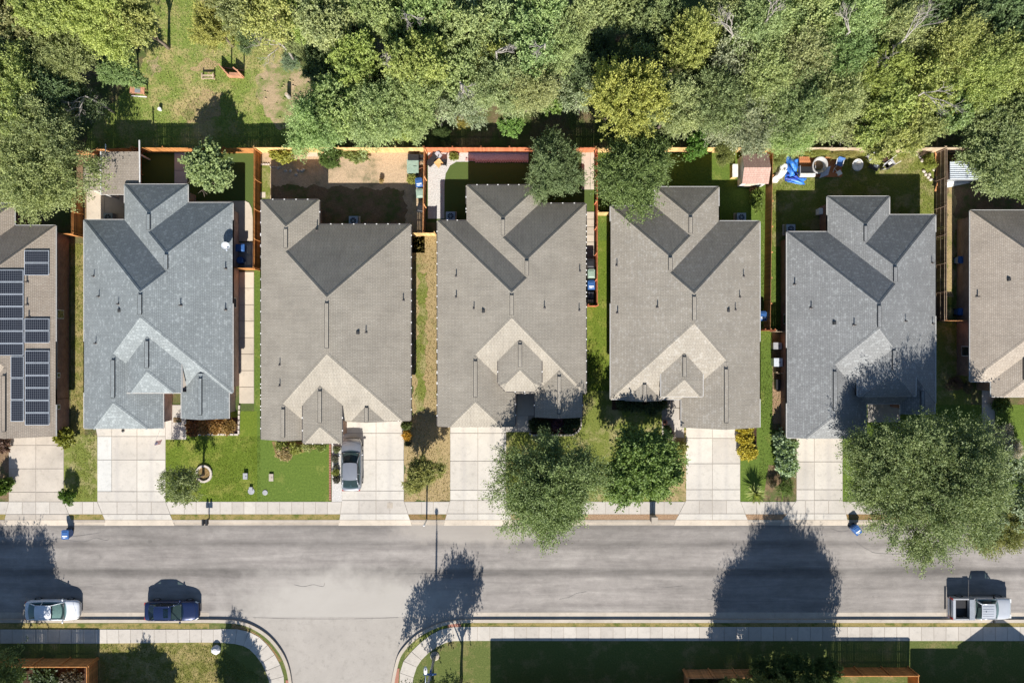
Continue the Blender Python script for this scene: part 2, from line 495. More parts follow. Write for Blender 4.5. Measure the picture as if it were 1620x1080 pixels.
ZR = -0.15   # road surface
sheet('ground', [(-400, -400), (400, -400), (400, 400), (-400, 400)], -0.25, 'forest', 'bare earth under the whole neighbourhood')
psheet('woodland_floor', [(-2200, 822.5), (3800, 822.5), (3800, -3000), (-2200, -3000)], 0.0, 'forest', 'brown leafy floor of the woodland and the house lots')
psheet('street', [(-2200, 820), (3800, 820), (3800, 984), (-2200, 984)], ZR, 'asphalt', 'worn grey asphalt street with darker tyre bands')
street = bpy.data.objects['street']
psheet('side_street', [(300, 976.5), (760, 976.5), (760, 3000), (300, 3000)], ZR + .004, 'side_street', 'pale side street joining the main street from below')
CRK = [[(95, 853), (130, 857), (150, 851), (165, 855), (172, 852)], [(465, 925), (480, 928), (495, 925), (510, 928), (513, 922)],
       [(885, 948), (900, 945), (912, 939), (928, 936)], [(1315, 836), (1330, 841), (1345, 839)], [(1353, 856), (1375, 870), (1400, 876), (1520, 877)],
       [(60, 856), (95, 852), (120, 848), (150, 844), (158, 842)], [(1040, 928), (1058, 929), (1080, 927)],
       [(640, 908), (750, 906), (800, 907)], [(1120, 948), (1160, 952), (1260, 950)], [(115, 929), (145, 928)], [(400, 977), (470, 979), (560, 979), (630, 977)]]
for c in CRK:
    pts = smooth_path(c, 4); b = MB()
    for i in range(len(pts) - 1):
        a = Vector(G(*pts[i])); q = Vector(G(*pts[i + 1])); d = (q - a)
        if d.length < 1e-6: continue
        nn = Vector((-d.y, d.x)).normalized() * random.uniform(.008, .022)
        b.face([(*(a - nn), ZR + .008), (*(q - nn), ZR + .008), (*(q + nn), ZR + .008), (*(a + nn), ZR + .008)])
    b.build('crack', M['crack'], street)

# south lots with their rounded corners (kerb line)
L_edge = smooth_path([(330, 979.5), (373, 981), (400, 989), (426, 1006), (447, 1032), (458, 1059), (463, 1090)], 5)
R_edge = smooth_path([(617, 1090), (625, 1050), (634, 1029), (656, 1006), (680, 992), (706, 983), (735, 979.5)], 5)
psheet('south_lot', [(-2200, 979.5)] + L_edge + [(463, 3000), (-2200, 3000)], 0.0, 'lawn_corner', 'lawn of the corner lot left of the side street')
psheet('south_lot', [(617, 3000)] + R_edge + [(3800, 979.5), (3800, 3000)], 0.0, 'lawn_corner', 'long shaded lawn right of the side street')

def ribbon(name, path, w, z0, z1, mat, label, gap=0.0, parent=None, sealed=True):
    """raised strip along pixel path, offset to the right-hand side by w pixels"""
    pts = [Vector(G(*p)) for p in path]; b = MB()
    nrm = []
    for i in range(len(pts)):
        d = (pts[min(i + 1, len(pts) - 1)] - pts[max(i - 1, 0)]).normalized(); nrm.append(Vector((d.y, -d.x)))
    ww = w / S
    for i in range(len(pts) - 1):
        a, c = pts[i], pts[i + 1]; ai, ci = a + nrm[i] * ww, c + nrm[i + 1] * ww
        b.face([(*ai, z1), (*ci, z1), (*c, z1), (*a, z1)]); b.face([(*a, z1), (*c, z1), (*c, z0), (*a, z0)]); b.face([(*ci, z1), (*ai, z1), (*ai, z0), (*ci, z0)])
    o = b.build(name, M[mat], parent)
    if not parent: tag(o, label, None, None, 'structure')
    return o
straightL = [(-2200, 979.5), (-400, 979.5), (0, 979.5), (200, 979.5)]
straightR = [(800, 979.5), (1200, 979.5), (1700, 979.5), (3800, 979.5)]
ribbon('kerb', straightL + L_edge + [(463, 1200), (463, 3000)], 5, -.2, .035, 'kerb', 'concrete kerb round the left corner of the side street')
ribbon('kerb', [(617, 3000), (617, 1200)] + R_edge + straightR, 5, -.2, .035, 'kerb', 'concrete kerb round the right corner of the side street')
psheet('gutter', [(-2200, 969), (330, 969), (330, 979.4), (-2200, 979.4)], ZR + .008, 'kerb', 'concrete gutter strip below the parked cars')
psheet('gutter', [(735, 969), (3800, 969), (3800, 979.4), (735, 979.4)], ZR + .008, 'kerb', 'concrete gutter strip below the pickup truck')

DR = [dict(x=(14, 101), top=690, fl=(7, 113), j=(704, 741, 778, 793, 813), m=57, mat='drive_old', lab='stained concrete driveway of the house with solar panels'),
      dict(x=(154, 262), top=660, fl=(166, 273), j=(690, 727, 777, 793, 813), m=217, mat='drive', lab='wide concrete driveway of the blue-grey house with a pale sealed strip'),
      dict(x=(541, 639), top=640, fl=(537, 649), j=(685, 727, 776, 791, 812), m=595, mat='drive', lab='concrete driveway under the grey parked car'),
      dict(x=(712, 801), top=650, fl=(704, 810), j=(685, 729, 775, 791, 812), m=756, mat='drive', lab='bright concrete driveway left of the dark feathery front tree'),
      dict(x=(1085, 1171), top=650, fl=(1069, 1183), j=(693, 733, 774, 791, 812), m=1127, mat='drive', lab='concrete driveway beside the three yellow shrubs'),
      dict(x=(1260, 1333), top=670, fl=(1237, 1341), j=(730, 774, 791, 812), m=1288, mat='drive', lab='concrete driveway beside the pale green hedge'),
      dict(x=(1640, 1740), top=670, fl=(1630, 1750), j=(730, 774, 791, 812), m=1690, mat='drive', lab='concrete driveway of the sand-roofed house')]
SL = .03
def slab_mesh(poly, z1=SL, z0=-.02):
    b = MB(); b.prism(poly, z0, z1); return b
GAP = .42
def mk_slab(pix, parent, mat, z1=SL, z0=-.02):
    pix = [Vector(p) for p in pix]; c = sum(pix, Vector((0, 0))) / len(pix)
    q = []
    for p in pix:
        d = p - c; q.append(G(p.x - math.copysign(min(GAP, abs(d.x)), d.x), p.y - math.copysign(min(GAP, abs(d.y)), d.y)))
    cz = z1 + random.uniform(-.004, .004)
    return slab_mesh(q, cz, z0).build('slab', M[mat], parent)
tracks_ok = {}
for i, d in enumerate(DR):
    (x0, x1), (f0, f1) = d['x'], d['fl']
    j = d['j']; yb = j[-1]
    base = psheet('driveway', [(x0, d['top']), (x1, d['top']), (x1, j[-2]), (f1, 823), (f0, 823), (x0, j[-2])], .004, 'joint', d['lab'])
    ys = [d['top']] + list(j)
    def edge(y):
        if y <= j[-2]: return x0, x1
        t = (y - j[-2]) / (823 - j[-2]); return x0 + (f0 - x0) * t, x1 + (f1 - x1) * t
    if d['mat'] == 'drive':
        gx = [G((x0 + d['m']) / 2, 0)[0], G((x1 + d['m']) / 2, 0)[0]]
        M['drive%d' % i] = concrete("driveway_concrete", (.515, .477, .420), .12, gx)
        mt = 'drive%d' % i
    else: mt = d['mat']
    for k in range(len(ys) - 1):
        a, b_ = edge(ys[k]), edge(ys[k + 1])
        m0 = d['m']
        walkrow = ys[k + 1] == j[-1]
        if i == 1 and k < len(ys) - 3:                      # sealed strip at the left edge, curved shoulder at the house
            if k >= 1: mk_slab([(154, ys[k]), (177, ys[k]), (177, ys[k + 1]), (154, ys[k + 1])], base, 'drive_blue')
            else: mk_slab([(148, ys[k]), (177, ys[k]), (177, ys[k + 1]), (154, ys[k + 1])], base, 'drive')
            mk_slab([(177, ys[k]), (m0, ys[k]), (m0, ys[k + 1]), (177, ys[k + 1])], base, mt)
        elif walkrow:
            am = bm = (a[0] + m0) / 2
            mk_slab([(a[0], ys[k]), (am, ys[k]), (bm, ys[k + 1]), (b_[0], ys[k + 1])], base, 'walk')
            mk_slab([(am, ys[k]), (m0, ys[k]), (m0, ys[k + 1]), (bm, ys[k + 1])], base, 'walk')
            am = bm = (a[1] + m0) / 2
            mk_slab([(am, ys[k]), (a[1], ys[k]), (b_[1], ys[k + 1]), (bm, ys[k + 1])], base, 'walk')
            mk_slab([(m0, ys[k]), (am, ys[k]), (bm, ys[k + 1]), (m0, ys[k + 1])], base, 'walk')
            continue
        else:
            mk_slab([(a[0], ys[k]), (m0, ys[k]), (m0, ys[k + 1]), (b_[0], ys[k + 1])], base, mt)
        mk_slab([(m0, ys[k]), (a[1], ys[k]), (b_[1], ys[k + 1]), (m0, ys[k + 1])], base, mt)
    a = edge(yb); b_ = (f0, f1)
    mk_slab([(a[0], yb), (d['m'], yb), (d['m'], 822), (b_[0], 822)], base, mt)
    mk_slab([(d['m'], yb), (a[1], yb), (b_[1], 822), (d['m'], 822)], base, mt)
    # sloping apron down to the road
    b = MB()
    (ax, ay), (bx, by) = G(f0, 822), G(f1, 822); (ex, ey), (gx_, gy) = G(f0 - 2, 831.5), G(f1 + 2, 831.5)
    b.face([(ex, ey, ZR + .004), (gx_, gy, ZR + .004), (bx, by, SL - .006), (ax, ay, SL - .006)])
    b.build('apron', M['kerb'], base)
# an iron box lid and a drain in the pavement of the third drive
b = MB(); q = P(617, 799); b.box((q.x, q.y, SL + .006), (.5, .5, .012)); b.box((q.x, q.y, SL + .014), (.2, .2, .008)); tag(b.build('meter_lid', M['kerb']), 'square meter lid set in the pavement below the grey parked car', 'meter lid')

# sidewalk along the north side, kerb and verges between the drives
segs = [(-120, 7), (113, 166), (273, 537), (649, 704), (810, 1069), (1183, 1237), (1341, 1630), (1750, 1900)]
seg_lab = ['left of the stained driveway', 'below the round evergreen shrub', 'below the bright front lawns', 'below the small orange-green tree', 'under the dark feathery front tree', 'below the spiky yucca', 'under the great spreading front tree', 'beyond the sand-roofed house']
verge = ['strip_dry', 'strip_dry', 'strip_dry', 'strip_brown', 'river_rock', 'river_rock', 'strip_brown', 'strip_dry']
def dedge(k, side, y):
    d = DR[k]; x0, f = d['x'][side], d['fl'][side]; ya = d['j'][-2]
    return x0 + (f - x0) * max(0, (y - ya)) / (823 - ya)
for k, (a, c) in enumerate(segs):
    La = (lambda y: dedge(k - 1, 1, y)) if k else (lambda y: a)
    Lc = (lambda y: dedge(k, 0, y)) if k < 7 else (lambda y: c)
    base = psheet('sidewalk', [(La(793), 793), (Lc(793), 793), (Lc(813), 813), (La(813), 813)], .003, 'joint', 'concrete sidewalk ' + seg_lab[k])
    n = max(1, round((Lc(803) - La(803)) / 19.5)); xs = [a + (c - a) * i / n for i in range(1, n)]
    for i in range(n):
        l0, l1 = (La(793), La(813)) if i == 0 else (xs[i - 1], xs[i - 1]); r0, r1 = (Lc(793), Lc(813)) if i == n - 1 else (xs[i], xs[i])
        mk_slab([(l0, 793), (r0, 793), (r1, 813), (l1, 813)], base, 'walk')
    psheet('verge', [(La(813), 813.2), (Lc(813), 813.2), (Lc(823), 823), (La(823), 823)], .006, verge[k], ('gravel' if verge[k] == 'river_rock' else 'dry grass') + ' verge ' + seg_lab[k])
    b = MB(); (x0, y0), (x1, y1) = G(a, 826), G(c, 822)
    b.box(((x0 + x1) / 2, (y0 + y1) / 2, -.08), (x1 - x0, y1 - y0, .22)); tag(b.build('kerb', M['kerb']), 'concrete kerb ' + seg_lab[k], None, None, 'structure')
    (x0, y0), (x1, y1) = G(a - 2, 831), G(c + 2, 826)
    sheet('gutter', [(x0, y0), (x1, y0), (x1, y1), (x0, y1)], ZR + .006, 'kerb', 'concrete gutter ' + seg_lab[k])

# south sidewalks: slabs along a path (outer and inner edge)
def walk(outer, inner, label, joint_every):
    o = smooth_path(outer, 8); i = smooth_path(inner, 8)
    def resample(p, n):
        P_ = [Vector(G(*q)) for q in p]; L = [0]
        for a, c in zip(P_, P_[1:]): L.append(L[-1] + (c - a).length)
        out = []
        for k in range(n + 1):
            t = L[-1] * k / n; j = max(0, min(len(P_) - 2, sum(1 for x in L if x <= t) - 1))
            f = (t - L[j]) / max(1e-9, L[j + 1] - L[j]); out.append(P_[j].lerp(P_[j + 1], f))
        return out, L[-1]
    n = int(resample(o, 4)[1] / joint_every)
    O, _ = resample(o, n); dense, _ = resample(i, n * 30)
    I = [min(dense, key=lambda q: (q - p).length) for p in O]
    b = MB()
    for k in range(n): b.face([(*O[k], .004), (*O[k + 1], .004), (*I[k + 1], .004), (*I[k], .004)])
    base = tag(b.build('sidewalk', M['joint']), label, None, None, 'structure')
    for k in range(n):
        g = .02 / max(.1, (O[k + 1] - O[k]).length)
        q = [O[k].lerp(O[k + 1], g), O[k].lerp(O[k + 1], 1 - g), I[k].lerp(I[k + 1], 1 - g), I[k].lerp(I[k + 1], g)]
        b = MB(); b.prism(q, -.02, SL + random.uniform(-.004, .004)); b.build('slab', M['walk'], base)
walk([(-130, 995), (0, 995), (150, 995), (330, 995), (365, 994), (392, 998), (415, 1011), (436, 1037), (447, 1062), (450, 1090), (450, 1200)],
     [(-130, 1017), (0, 1017), (150, 1017), (318, 1015.5), (365, 1017), (388, 1022), (402, 1033), (416, 1052), (425, 1075), (428, 1100), (428, 1200)], 'concrete sidewalk curving round the left street corner', 1.05)
walk([(632, 1200), (632, 1090), (634, 1056), (644, 1038), (669, 1013), (698, 995), (735, 991), (900, 991), (1300, 991), (1750, 991)],
     [(652, 1200), (652, 1090), (656, 1066), (663, 1048), (683, 1028), (708, 1015), (740, 1013), (900, 1013), (1300, 1013), (1750, 1013)], 'concrete sidewalk curving round the right street corner', 1.1)
psheet('verge', [(-130, 985.5), (331, 985.5), (331, 994), (-130, 994)], .008, 'strip_dry', 'dry grass verge behind the white and blue parked cars')
psheet('verge', [(745, 984.8), (1750, 984.8), (1750, 990.6), (745, 990.6)], .008, 'strip_dry', 'narrow dry grass verge behind the pickup truck')
psheet('verge', [(366, 986), (386, 991), (408, 1003), (428, 1021), (446, 1045), (440, 1046), (424, 1025), (404, 1008), (384, 996), (366, 993)], .008, 'strip_brown', 'curved brown verge on the left street corner')
psheet('verge', [(636, 1050), (642, 1034), (660, 1011), (682, 996), (706, 987.5), (707, 992), (696, 994.4), (668, 1012), (643, 1037), (633, 1053)], .008, 'lawn_mixed', 'curved grassy verge on the right street corner')
b = MB(); b.prism([G(*p) for p in [(624, 1058), (632, 1056), (629, 1100), (618, 1100)]], -.02, .034); tag(b.build('tactile_paving', M['terracotta']), 'red brick ramp pad in the right corner pavement', None, None, 'structure')
b = MB(); b.prism([G(*p) for p in [(452, 1075), (459, 1075), (462, 1110), (453, 1110)]], -.02, .034); tag(b.build('tactile_paving', M['terracotta']), 'red brick ramp pad in the left corner pavement', None, None, 'structure')
b = MB(); b.prism([G(*p) for p in [(708, 984.5), (729, 984.2), (729, 991), (708, 991.4)]], -.02, .034); tag(b.build('tactile_paving', M['terracotta']), 'red brick ramp pad under the tree shadow beside the junction', None, None, 'structure')

def ragged(pix, step=3.5, amp=3.0):
    rnd = random.Random(len(pix) + int(pix[0][0])); out = []
    for (x0, y0), (x1, y1) in zip(pix, pix[1:] + pix[:1]):
        L = math.hypot(x1 - x0, y1 - y0); n = max(1, int(L / step)) if L < 400 else 1
        for k in range(n):
            t = k / n; w = math.sin(t * L * .16) * amp * .8 + rnd.uniform(-amp, amp) * .6 if n > 1 and k else 0
            out.append((x0 + (x1 - x0) * t - (y1 - y0) / L * w, y0 + (y1 - y0) * t + (x1 - x0) / L * w))
    return out
# lawns, beds and bare patches of the lots
for pix, z, mt, lab in [
    ([(232, -260), (300, -260), (480, -260), (478, 40), (470, 150), (470, 236), (130, 236), (150, 190), (190, 150), (232, 90)], .004, 'meadow', 'open grassy clearing behind the fence'),
    ([(285, 180), (300, 160), (330, 140), (352, 150), (345, 185), (320, 196), (296, 194)], .010, 'lawn_dry', 'straw coloured patch of dry grass in the clearing'),
    ([(232, 95), (250, 88), (256, 112), (240, 124), (230, 112)], .010, 'soil_grassy', 'bare pinkish spot beside the clearing tree'),
    ([(300, 108), (330, 92), (350, 100), (330, 118)], .010, 'lawn_dry', 'second straw coloured patch in the clearing'),
    ([(404, 150), (408, 118), (428, 100), (452, 92), (476, 108), (500, 132), (492, 172), (470, 205), (436, 202), (418, 176)], .008, 'soil_grassy', 'bare trodden earth in the clearing'),
    ([(112, 385), (134, 385), (134, 692), (112, 692)], .004, 'lawn_olive', 'narrow grass strip left of the blue-grey house'),
    ([(101, 688), (153, 688), (155, 793), (101, 793)], .005, 'lawn_mixed', 'patchy grass between the two left driveways'),
    ([(-60, 690), (14, 690), (14, 793), (-60, 793)], .005, 'brown_soil', 'planted bed left of the stained driveway'),
    ([(262, 650), (412, 650), (412, 793), (262, 793)], .005, 'lawn_bright', 'bright green front lawn of the blue-grey house'),
    ([(402, 425), (413, 425), (413, 660), (402, 660)], .004, 'lawn_rich', 'green strip beside the long concrete path'),
    ([(407, 650), (524, 650), (524, 793), (407, 793)], .006, 'lawn_rich', 'deep green front lawn with the planted edge'),
    ([(525, 690), (541, 690), (541, 793), (525, 793)], .006, 'white_gravel', 'white gravel planting strip beside the grey car'),
    ([(650, 372), (694, 372), (714, 680), (714, 793), (639, 793), (639, 662), (652, 662)], .004, 'lawn_dry', 'dry grass and earth between two houses'),
    ([(662, 430), (676, 430), (672, 650), (656, 655)], .008, 'lawn_mixed', 'green grassy streak in the dry side yard'),
    ([(926, 340), (968, 340), (968, 640), (926, 640)], .004, 'lawn_bright', 'green side yard right of the row of bins'),
    ([(800, 618), (1085, 618), (1087, 793), (800, 793)], .005, 'lawn_mixed', 'shaded front lawn under the two front trees'),
    ([(1062, 690), (1086, 680), (1086, 793), (1050, 793), (1058, 740)], .009, 'lawn_dry', 'dry mulched edge of the shaded lawn'),
    ([(1201, 300), (1247, 300), (1247, 700), (1238, 793), (1171, 793), (1171, 665), (1201, 665)], .004, 'lawn_rich', 'green side yard with the yucca'),
    ([(1216, 735), (1240, 738), (1236, 792), (1207, 792)], .009, 'brown_soil', 'brown mulched bed right of the yucca'),
    ([(1222, 520), (1246, 520), (1246, 680), (1222, 680)], .009, 'brown_soil', 'bare strip along the dark red brick wall'),
    ([(1222, 610), (1240, 610), (1240, 670), (1222, 670)], .012, 'river_rock', 'pebble strip along the dark red brick wall'),
    ([(1478, 300), (1536, 300), (1536, 660), (1478, 660)], .004, 'lawn_mixed', 'shady side yard left of the sand-roofed house'),
    ([(1333, 640), (1700, 640), (1700, 793), (1333, 793)], .005, 'lawn_rich', 'green lawn under the great spreading tree'),
    ([(120, 240), (222, 240), (222, 350), (120, 350)], .004, 'brown_soil', 'dark earth round the garden sheds'),
    ([(223, 236), (411, 236), (411, 345), (223, 345)], .004, 'turf', 'smooth artificial turf behind the blue-grey house'),
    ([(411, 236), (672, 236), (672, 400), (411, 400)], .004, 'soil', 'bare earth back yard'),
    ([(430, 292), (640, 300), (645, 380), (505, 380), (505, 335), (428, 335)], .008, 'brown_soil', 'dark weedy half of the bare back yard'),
    ([(412, 262), (428, 262), (427, 330), (412, 330)], .010, 'lawn_mixed', 'weedy strip along the rust fence'),
    ([(675, 236), (940, 236), (940, 352), (675, 352)], .004, 'turf', 'dark green artificial turf with a curved corner'),
    ([(938, 236), (1212, 236), (1212, 380), (938, 380)], .005, 'lawn_rich', 'green back lawn with the pink shed'),
    ([(1212, 236), (1478, 236), (1478, 390), (1212, 390)], .005, 'lawn_mixed', 'back lawn littered with chairs and tarpaulins'),
    ([(1490, 236), (1700, 236), (1700, 345), (1490, 345)], .006, 'brown_soil', 'bare brown back yard beside the metal shed'),
    ([(1498, 290), (1512, 290), (1508, 470), (1496, 470)], .010, 'lawn_dry', 'straw coloured strip along the right fence'),
    ([(156, 1012), (345, 1012), (345, 1100), (156, 1100)], .004, 'lawn_olive', 'corner lawn behind the sidewalk'),
    ([(-60, 1045), (150, 1045), (150, 1130), (-60, 1130)], .006, 'mulch', 'dark planted yard inside the orange corner fence'),
]:
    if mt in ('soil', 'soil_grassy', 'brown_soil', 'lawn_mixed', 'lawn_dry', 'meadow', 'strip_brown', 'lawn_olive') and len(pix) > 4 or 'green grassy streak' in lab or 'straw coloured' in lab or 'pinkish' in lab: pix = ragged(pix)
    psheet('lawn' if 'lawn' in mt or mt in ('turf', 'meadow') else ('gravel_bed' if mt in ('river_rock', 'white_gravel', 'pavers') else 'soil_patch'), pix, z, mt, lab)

# paths and patios
def slabs(name, rects, mat, label, z1=.05):
    root = psheet(name, [(min(r[0] for r in rects), min(r[1] for r in rects)), (max(r[2] for r in rects), min(r[1] for r in rects)), (max(r[2] for r in rects), max(r[3] for r in rects)), (min(r[0] for r in rects), max(r[3] for r in rects))], .013, 'joint', label) if len(rects) > 1 else None
    for r in rects:
        o = mk_slab([(r[0], r[1]), (r[2], r[1]), (r[2], r[3]), (r[0], r[3])], root, mat, z1)
        if not root: o.name = name; tag(o, label, None, None, 'structure')
slabs('path', [(378.5, y, 402, min(y + 26, 638)) for y in range(430, 636, 26)], 'patio', 'long narrow concrete path between two houses')
slabs('patio', [(276, 237, 297, 270), (276, 270, 297, 296)], 'drive_blue', 'pale concrete strip crossing the turf behind the blue-grey house')
b = MB(); b.prism([G(*p) for p in [(296, 318), (388, 318), (394, 321), (398.5, 330), (400, 345), (400, 382), (366, 382), (366, 340), (296, 340)]], -.02, .05); b.build('patio', M['patio']); tag(bpy.data.objects['patio.001'] if 'patio.001' in bpy.data.objects else bpy.data.objects['patio'], 'concrete patio with a rounded corner beside the rust fence', None, None, 'structure')
slabs('patio', [(366, 383.5, 401, 425)], 'walk', 'concrete pad with bins beside the rust fence')
slabs('patio', [(137, 301, 166, 348), (166, 301, 198, 348)], 'patio', 'tan concrete patio behind the small shed roofs')
slabs('path', [(262, 640, 272, 695), (272, 640, 295, 695)], 'walk', 'concrete entry walk beside the folded flag')
slabs('path', [(928, y, 940, y + 12) for y in range(335, 470, 12)], 'patio', 'stepping slabs behind the row of bins')
slabs('path', [(818, 610, 846, 657), (818, 657, 836, 682), (798, 674, 818, 683)], 'walk', 'shaded concrete entry walk beside the black planting bed')
slabs('path', [(1060, 626, 1076, 645), (1060, 645, 1076, 668), (1047, 664, 1082, 692)], 'walk', 'concrete entry walk with flower pots')
slabs('path', [(1372, 630, 1424, 668)], 'walk', 'shaded entry slab of the grey shingled house')
slabs('path', [(1553, 610, 1572, 638), (1553, 638, 1572, 690), (1553, 690, 1574, 780)], 'walk', 'dappled entry walk of the sand-roofed house')
slabs('patio', [(920, 236, 934, 300), (934, 236, 941, 300)], 'patio', 'pale paving behind the dark backyard tree')
# third garden: white gravel, brick border
psheet('gravel_bed', [(677, 238), (742, 238), (742, 256), (722, 256), (712, 262), (705, 275), (703, 292), (703, 346), (677, 346)], .010, 'white_gravel', 'white gravel path inside the red fence')
psheet('gravel_bed', [(742, 238), (836, 238), (836, 255), (742, 255)], .011, 'pavers', 'gravel bed behind the purple brick edging')
bb = empty('brick_edging', (*G(790, 255), 0), label='row of reddish edging bricks along the turf', cat='edging')
me = None
for i in range(26):
    b = MB(); b.box((0, 0, .05), (.16, .22, .1)); me = me or b.mesh('brick', M['pale_brick'])
    o = bpy.data.objects.new('brick', me); col.objects.link(o); o.parent = bb
    q = P(738 + i * 3.85, 255.5 - (2.2 if i < 4 else 0) + random.uniform(-.4, .4)); o.location = (q.x - bb.location.x, q.y - bb.location.y, .01); o.rotation_euler.z = random.uniform(-.12, .12)

# ------------------------------------------------------------------ houses: hip roofs by exact plane arrangement
PITCH = .55
class Block:
    def __init__(s, poly, ez, offs, px=True, pitch=PITCH):
        pts = [tuple(P(x, y, ez)[:2]) for x, y in poly] if px else poly
        if area2(pts) < 0:
            pts = pts[::-1]; n = len(offs); offs = [offs[(n - 2 - i) % n] for i in range(n)]
        s.poly = pts; s.ez = ez; s.pitch = pitch
        s.planes = []
        n = len(pts)
        for i in range(n):
            a, c = pts[i], pts[(i + 1) % n]; L = math.hypot(c[0] - a[0], c[1] - a[1])
            nx, ny = -(c[1] - a[1]) / L, (c[0] - a[0]) / L
            if offs[i] is None: s.planes.append(None)
            else:
                k = pitch; z0 = ez + offs[i] / S * k
                s.planes.append((k * nx, k * ny, z0 - k * (nx * a[0] + ny * a[1])))
    def z(s, x, y):
        return min(a * x + b * y + c for a, b, c in (p for p in s.planes if p))
    def inside(s, x, y, eps=0.0):
        n = len(s.poly)
        for i in range(n):
            a, c = s.poly[i], s.poly[(i + 1) % n]; L = math.hypot(c[0] - a[0], c[1] - a[1])
            if ((c[0] - a[0]) * (y - a[1]) - (c[1] - a[1]) * (x - a[0])) / L < eps: return False
        return True
def rect(x0, y0, x1, y1, ez=3.0, N=0, E=0, S_=0, W=0):
    # pixel rectangle: edges in order N (left->right on screen top), E, S, W
    return Block([(x0, y0), (x1, y0), (x1, y1), (x0, y1)], ez, [N, E, S_, W])
def clip(poly, a, b, c):
    """keep a*x+b*y+c >= 0"""
    out = []
    for i in range(len(poly)):
        p, q = poly[i], poly[(i + 1) % len(poly)]
        dp, dq = a * p[0] + b * p[1] + c, a * q[0] + b * q[1] + c
        if dp >= 0: out.append(p)
        if (dp > 0 and dq < 0) or (dp < 0 and dq > 0):
            t = dp / (dp - dq); out.append((p[0] + (q[0] - p[0]) * t, p[1] + (q[1] - p[1]) * t))
    return out if len(out) >= 3 and abs(area2(out)) > 1e-5 else []
def roof_polys(blocks):
    res = []; own = []
    for bi, B in enumerate(blocks):
        n = len(B.poly)
        for i in range(n):
            pl = B.planes[i]
            if pl is None: continue
            poly = list(B.poly)
            for j, p2 in enumerate(B.planes):
                if j != i and p2 and poly: poly = clip(poly, p2[0] - pl[0], p2[1] - pl[1], p2[2] - pl[2])
            if not poly: continue
            own.append((bi, i, poly))
            pieces = [poly]
            for ci, C in enumerate(blocks):
                if ci == bi: continue
                eps = 1e-4 if ci > bi else -1e-4
                hs = []
                m = len(C.poly)
                for k in range(m):
                    a, c = C.poly[k], C.poly[(k + 1) % m]; hs.append((-(c[1] - a[1]), c[0] - a[0], (c[1] - a[1]) * a[0] - (c[0] - a[0]) * a[1]))
                for p2 in C.planes:
                    if p2: hs.append((p2[0] - pl[0], p2[1] - pl[1], p2[2] - pl[2] - eps))
                new = []
                for pc in pieces:
                    rem = pc
                    for h in hs:
                        if not rem: break
                        o = clip(rem, -h[0], -h[1], -h[2])
                        if o: new.append(o)
                        rem = clip(rem, *h)
                pieces = new
            for pc in pieces: res.append((bi, i, pc))
    return res, own
def roof_z(blocks, x, y):
    zs = [B.z(x, y) for B in blocks if B.inside(x, y, -.01)]
    return max(zs) if zs else 0
def on_roof(blocks, px, py):
    z = 3.15
    for _ in range(12):
        p = P(px, py, z); z2 = roof_z(blocks, p.x, p.y)
        z = .5 * z + .5 * (z2 or z)
    return P(px, py, z)
def runs(a, c, test, n=90):
    """sub-segments of a->c where test(point) holds"""
    out = []; st = None
    for k in range(n):
        t = (k + .5) / n; ok = test(a[0] + (c[0] - a[0]) * t, a[1] + (c[1] - a[1]) * t)
        if ok and st is None: st = k
        if (not ok or k == n - 1) and st is not None:
            e = k + 1 if ok else k; out.append((st / n, e / n)); st = None
    L = lambda t: (a[0] + (c[0] - a[0]) * t, a[1] + (c[1] - a[1]) * t)
    return [(L(s), L(e)) for s, e in out if math.hypot(*(np.array(L(e)) - np.array(L(s)))) > .12]
def shrink(poly, d):
    n = len(poly); out = []
    for i in range(n):
        p0, p1, p2 = Vector(poly[i - 1]), Vector(poly[i]), Vector(poly[(i + 1) % n])
        d1 = (p1 - p0).normalized(); d2 = (p2 - p1).normalized()
        n1 = Vector((-d1.y, d1.x)); n2 = Vector((-d2.y, d2.x)); bis = (n1 + n2)
        out.append(tuple(p1 + bis * (d / max(.3, 1 + n1.dot(n2)))))
    return out

